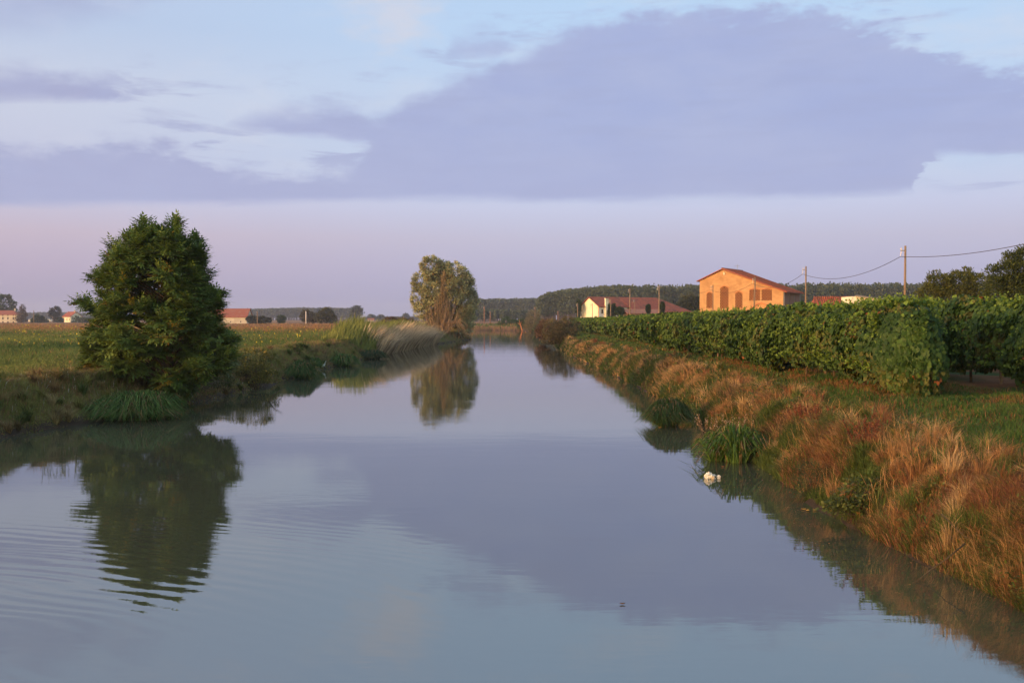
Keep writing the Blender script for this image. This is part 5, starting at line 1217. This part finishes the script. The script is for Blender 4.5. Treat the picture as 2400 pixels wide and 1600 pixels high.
tree('bank_shrub', 'bright green shrub cut by the left edge above the water', 'shrub', gb(x_-.5, y_+.3), [(x_-.4, y_+.3, 1.1, .8, .6, .9)], 120, .2, 16, .11, .06, (.04, .07, .014), (.10, .14, .028), BROAD, 0, .03, 6)
# --- rusty dock plants and dried weeds standing in the right bank
def weed(name, label, cat, px, py, d, h, nst, c1, c2, grp, spread=.25, leafl=.035, dens=26, fluff=None):
    p = ond(px, py, d); b = gb(p[0], d); r = empty(name, b, label, cat, grp)
    mb = MB(); LP, LD = [], []
    for k in range(nst):
        a = rng.normal(0, spread); bb = rng.normal(0, spread); t_ = b+np.array([a*h, bb*h, h*(.65+.35*rng.random())]); s0 = b+np.array([a*.25*h, bb*.25*h, 0])
        mb.tube([s0-UP*.03, (s0+t_)/2+np.array([a*.1, 0, .03]), t_], [.006, .005, .003], 4, cap=False)
        tt = .3+.7*rng.random(dens); LP.append(s0+(t_-s0)*tt[:, None]+rdir(dens)*.02); LD.append(nrm(rdir(dens)+UP*.6))
    mb.build('stems', M['weed_stem' if grp and 'flowering' in grp else 'bark'], r)
    LP = np.vstack(LP); LD = np.vstack(LD); n = len(LP)
    V, f = leaves(LP, LD, rdir(n), leafl*(.6+.8*rng.random(n)), leafl*.45, LANCE)
    arr_mesh('foliage', V, [f], M['dry'], np.repeat(mixc(c1, c2, rng.random(n)), 4, 0), r)
    if fluff:
        q_ = LP[rng.permutation(n)[:int(n*.25)]]; q_ = q_[q_[:, 2] > b[2]+h*.5]; m_ = len(q_)*5; ii = np.repeat(np.arange(len(q_)), 5)
        V, f = leaves(q_[ii], rdir(m_), rdir(m_), .022, .014, BROAD); arr_mesh('seed_fluff', V, [f], M['dry'], np.tile(np.array(fluff), (len(V), 1)), r)
    return r
RU1, RU2 = (.11, .028, .016), (.22, .065, .032)
weed('dock_plant', 'dark rusty dock plant standing highest on the right bank edge', 'weed', 2030, 1000, 21.5, .85, 22, RU1, RU2, 'rusty dock plants on the right bank', .26, .045, 60)
weed('dock_plant', 'rusty dock plant above the green reed clump', 'weed', 1880, 960, 26.5, .85, 18, RU1, RU2, 'rusty dock plants on the right bank', .3, .045, 60)
weed('dock_plant', 'rusty dock plant just right of the one above the reed clump', 'weed', 1925, 975, 25.0, .8, 18, RU1, RU2, 'rusty dock plants on the right bank', .3, .045, 60)
weed('dock_plant', 'lone reddish dock spike in the green grass at the right edge', 'weed', 2332, 1040, 17.6, .45, 3, RU1, RU2, 'rusty dock plants on the right bank', .06)
for k_, (px, d, h, lab) in enumerate(((2132, 28.2, .55, 'leftmost red dock spike at the foot of the near vine row end'), (2155, 28.0, .5, 'second red dock spike from the left below the vine row end'), (2184, 27.8, .5, 'third red dock spike from the left, beside the vine row end'), (2202, 27.6, .4, 'rightmost small red dock spike beside the vine row end'))):
    weed('dock_spike', lab, 'weed', px, 900, d, h, 2, (.24, .06, .025), (.36, .11, .04), 'red dock spikes below the vines', .04)
for px, d, h, lab in ((1722, 30.5, 1.15, 'tallest dried thistle with pale seed fluff by the sedge tussock'), (1690, 32, .95, 'dried thistle with fluffy heads left of the tallest one'), (1655, 34, .8, 'low dried thistle with pale heads nearest the tussock'), (1740, 28.5, .8, 'bushy dried weed right below the tallest thistle')):
    weed('dried_thistle', lab, 'weed', px, 900, d, h, 9, (.16, .09, .05), (.32, .20, .11), 'dried thistles on the right bank', .38, .045, 50, (.55, .42, .33))
for px, d, h, lab in ((103, 39.5, 1.0, 'pale flowering weed leftmost on the left bank'), (135, 40, 1.2, 'tall pale flowering weed in the middle of the left bank group'), (152, 40.5, 1.1, 'pale flowering weed right of the tall one on the left bank'), (182, 41, 1.2, 'slim green weed stalk nearest the walnut tree')):
    weed('bank_weed', lab, 'weed', px, 880, d, h, 5, (.07, .085, .025), (.16, .17, .06), 'flowering weeds on the left bank', .12, .07, 26)
p = ond(2055, 930, 24.5)
weed('milkweed', 'single pale green leafy seedling on the grass below the vine row end', 'plant', 2055, 940, 24.0, .5, 3, (.10, .15, .06), (.18, .24, .10), None, .15, .10, 14)

# ================================================================== small things in and at the water
# white egret
ex_, ey_ = wl(760, 866); ez = 0.0
eg = empty('egret', (ex_, ey_, 0), 'small white egret standing in the shallows beside the tussocks', 'bird')
E0 = np.array([ex_, ey_, 0.0])
sk = bpy.data.meshes.new('body')
pts = [(-.20,0,.23,.018),(-.13,0,.27,.05),(-.05,0,.33,.085),(.03,0,.40,.072),(.07,0,.47,.036),(.055,0,.53,.024),(.085,0,.585,.021),(.10,0,.63,.022),(.125,0,.655,.030),(.165,0,.655,.018)]
mb = MB(E0); mb.tube([p_[:3] for p_ in pts], [p_[3] for p_ in pts], 10); body_ = mb.build('body', M['feather'], eg, smooth=True)
mb = MB(E0); mb.tube([(.165,0,.657), (.20,0,.652), (.265,0,.64)], [.012, .009, .002], 6); mb.build('beak', M['black'], eg)
for s_ in (-1, 1):
    mb = MB(E0); mb.tube([(-.02,s_*.03,.28), (.0,s_*.03,.14), (-.015,s_*.03,-.03)], [.014, .009, .008], 6); mb.build('leg', M['black'], eg)
    mb = MB(E0); mb.add([(.05,s_*.085,.38),(-.05,s_*.098,.37),(-.22,s_*.05,.22),(-.12,s_*.092,.28),(0,s_*.095,.31)], [(0,1,2,3,4)]); mb.build('wing', M['feather'], eg)
    mb = MB(E0); mb.tube([(.14, s_*.024, .665), (.145, s_*.028, .665)], .005, 6); mb.build('eye', M['black'], eg)
# crumpled plastic bag, half sunk
bx, by = wl(1668, 1122)
bm = bmesh.new(); bmesh.ops.create_icosphere(bm, subdivisions=4, radius=1)
for v in bm.verts:
    p = v.co.copy(); k = .8+.34*(vnoise(p.x*2.6+5, p.z*2.6+p.y*2.2+9, 3)-.5)*2+.16*(vnoise(p.x*7+5, p.z*7+p.y*6+9, 4)-.5)*2
    tp_ = 1.0-.35*max(0, p.x)
    v.co = Vector((p.x*.155*k, p.y*.11*k, p.z*.14*k*tp_+.035))
    if v.co.x > .02: v.co.z *= .8
me = bpy.data.meshes.new('plastic_bag'); bm.to_mesh(me); bm.free(); me.materials.append(M['bag'])
o = link('plastic_bag', me); o.location = (bx, by+.1, 0); ROOT[o.name] = np.array([bx, by+.1, 0]); tag(o, 'crumpled dirty white plastic bag floating off the right bank', 'bag')
bm = bmesh.new(); bmesh.ops.create_icosphere(bm, subdivisions=3, radius=1)
for v in bm.verts:
    p = v.co.copy(); k = .7+.6*(vnoise(p.x*3.6+1, p.z*3.6+p.y*3+2, 8)-.2); v.co = Vector((p.x*.06*k+.2, p.y*.05*k, p.z*.06*k+.03))
me2 = bpy.data.meshes.new('bag_handle'); bm.to_mesh(me2); bm.free(); me2.materials.append(M['bag']); h_ = link('bag_handle', me2, o)
# floating leaves
def float_leaf(px, py, L, a, c, label, nseg=1):
    x, y = wl(px, py); r = BROAD; pts = [(L*(al-.5)*math.cos(a)-L*.3*sd_*math.sin(a), L*(al-.5)*math.sin(a)+L*.3*sd_*math.cos(a), .012+.02*abs(al-.5)) for al, sd_, _ in r]
    mb = MB((x, y, 0)); n_ = len(pts); mb.add(pts+[(p_[0], p_[1], p_[2]+.004) for p_ in pts], [tuple(range(n_))[::-1], tuple(range(n_, 2*n_))]+[(i, (i+1) % n_, (i+1) % n_+n_, i+n_) for i in range(n_)])
    m_ = M.get(c) or M.setdefault(c, mat_rough(c, *{'yellow_leaf': ((.50, .24, .04), (.62, .34, .07)), 'brown_leaf': ((.10, .045, .02), (.16, .08, .035)), 'red_leaf': ((.36, .09, .04), (.46, .14, .05))}[c], 9))
    o = mb.build('fallen_leaf', m_, None, origin=(x, y, 0)); tag(o, label, 'leaf', 'fallen leaves floating on the river')
float_leaf(1884, 1194, .12, .3, 'yellow_leaf', 'yellow leaf floating leftmost near the bramble')
float_leaf(1893, 1197, .13, 1.2, 'yellow_leaf', 'yellow leaf in the middle of the three near the bramble')
float_leaf(1911, 1196, .11, .1, 'yellow_leaf', 'yellow leaf floating rightmost, closest to the bramble')
float_leaf(1459, 1416, .085, .1, 'brown_leaf', 'lone brown leaf floating in open water at the bottom of the picture')
float_leaf(1547, 1001, .16, .1, 'yellow_leaf', 'orange leaf floating before the big sedge tussock')
float_leaf(1694, 1094, .10, .1, 'red_leaf', 'reddish leaf floating between bag and reed clump')
# leaf litter and twig scraps drifting against the right bank
n = 420; _, y = scatter(n, 0, 0, 13, 80, 1.4); x = rx_at(y)-rng.random(n)**2*1.6+.15; k = gh(x, y) < .01; x, y = x[k], y[k]; n = len(x)
V, f = leaves(np.stack([x, y, .012+.012*rng.random(n)], 1), nrm(rdir(n)*np.array([1, 1, .05])), nrm(UP+rdir(n)*.15), .035*np.clip(y/18, 1, 4)*(.6+rng.random(n)), .02*np.clip(y/18, 1, 4), BROAD)
c = mixc((.10, .05, .025), (.45, .18, .06), rng.random(n)); o = arr_mesh('leaf_litter', V, [f], M['dry'], np.repeat(c, 6, 0)); tag(o, 'brown and orange leaf scraps drifting along the right waterline', 'leaf litter', kind='stuff')
# branches
def branch(label, pts, rads, name='fallen_branch', twigs=6, mat='bark', grp=None):
    pts = [np.array(p_, float) for p_ in pts]; mb = MB(); mb.tube(pts, rads, 6)
    for k in range(twigs):
        i = rng.integers(1, len(pts)); t = rng.random(); s0 = pts[i-1]*(1-t)+pts[i]*t; L_ = np.linalg.norm(pts[-1]-pts[0])*.22
        d_ = nrm(pts[i]-pts[i-1]+rdir(1)[0]*.8*np.linalg.norm(pts[i]-pts[i-1])); mb.tube([s0, s0+d_*L_*.5, s0+d_*L_+rdir(1)[0]*L_*.1], [rads[-1]*.8, rads[-1]*.6, rads[-1]*.25], 4, cap=False)
    o = mb.build(name, M[mat], None, origin=pts[0], smooth=True); tag(o, label, 'branch', grp)
a_ = onz(628, 942); branch('thin dark branch sticking out of the water before the round tussock', [a_-UP*.1, ond(642, 924, a_[1]+.3), ond(662, 911, a_[1]+.6)], [.03, .025, .012], twigs=2)
d0 = 17.6
branch('long pale dead branch reaching from the near right bank down to the water', [ond(2262, 1273, 15.3), ond(2215, 1312, 15.2), ond(2180, 1335, 15.3), ond(2136, 1372, 15.0)], [.011, .009, .007, .003], twigs=9, mat='bark')
branch('long bare stalk lying across the dry grass on the near right bank', [ond(2205, 1203, 16.2), ond(2238, 1235, 15.8), ond(2275, 1270, 15.4)], [.008, .007, .004], twigs=4, mat='bark')
branch('grey driftwood twig at the left waterline beneath the walnut tree', [onz(372, 962)+UP*.1, onz(385, 955)+UP*.16, onz(402, 958)+UP*.08], [.04, .03, .012], twigs=4, mat='metal')
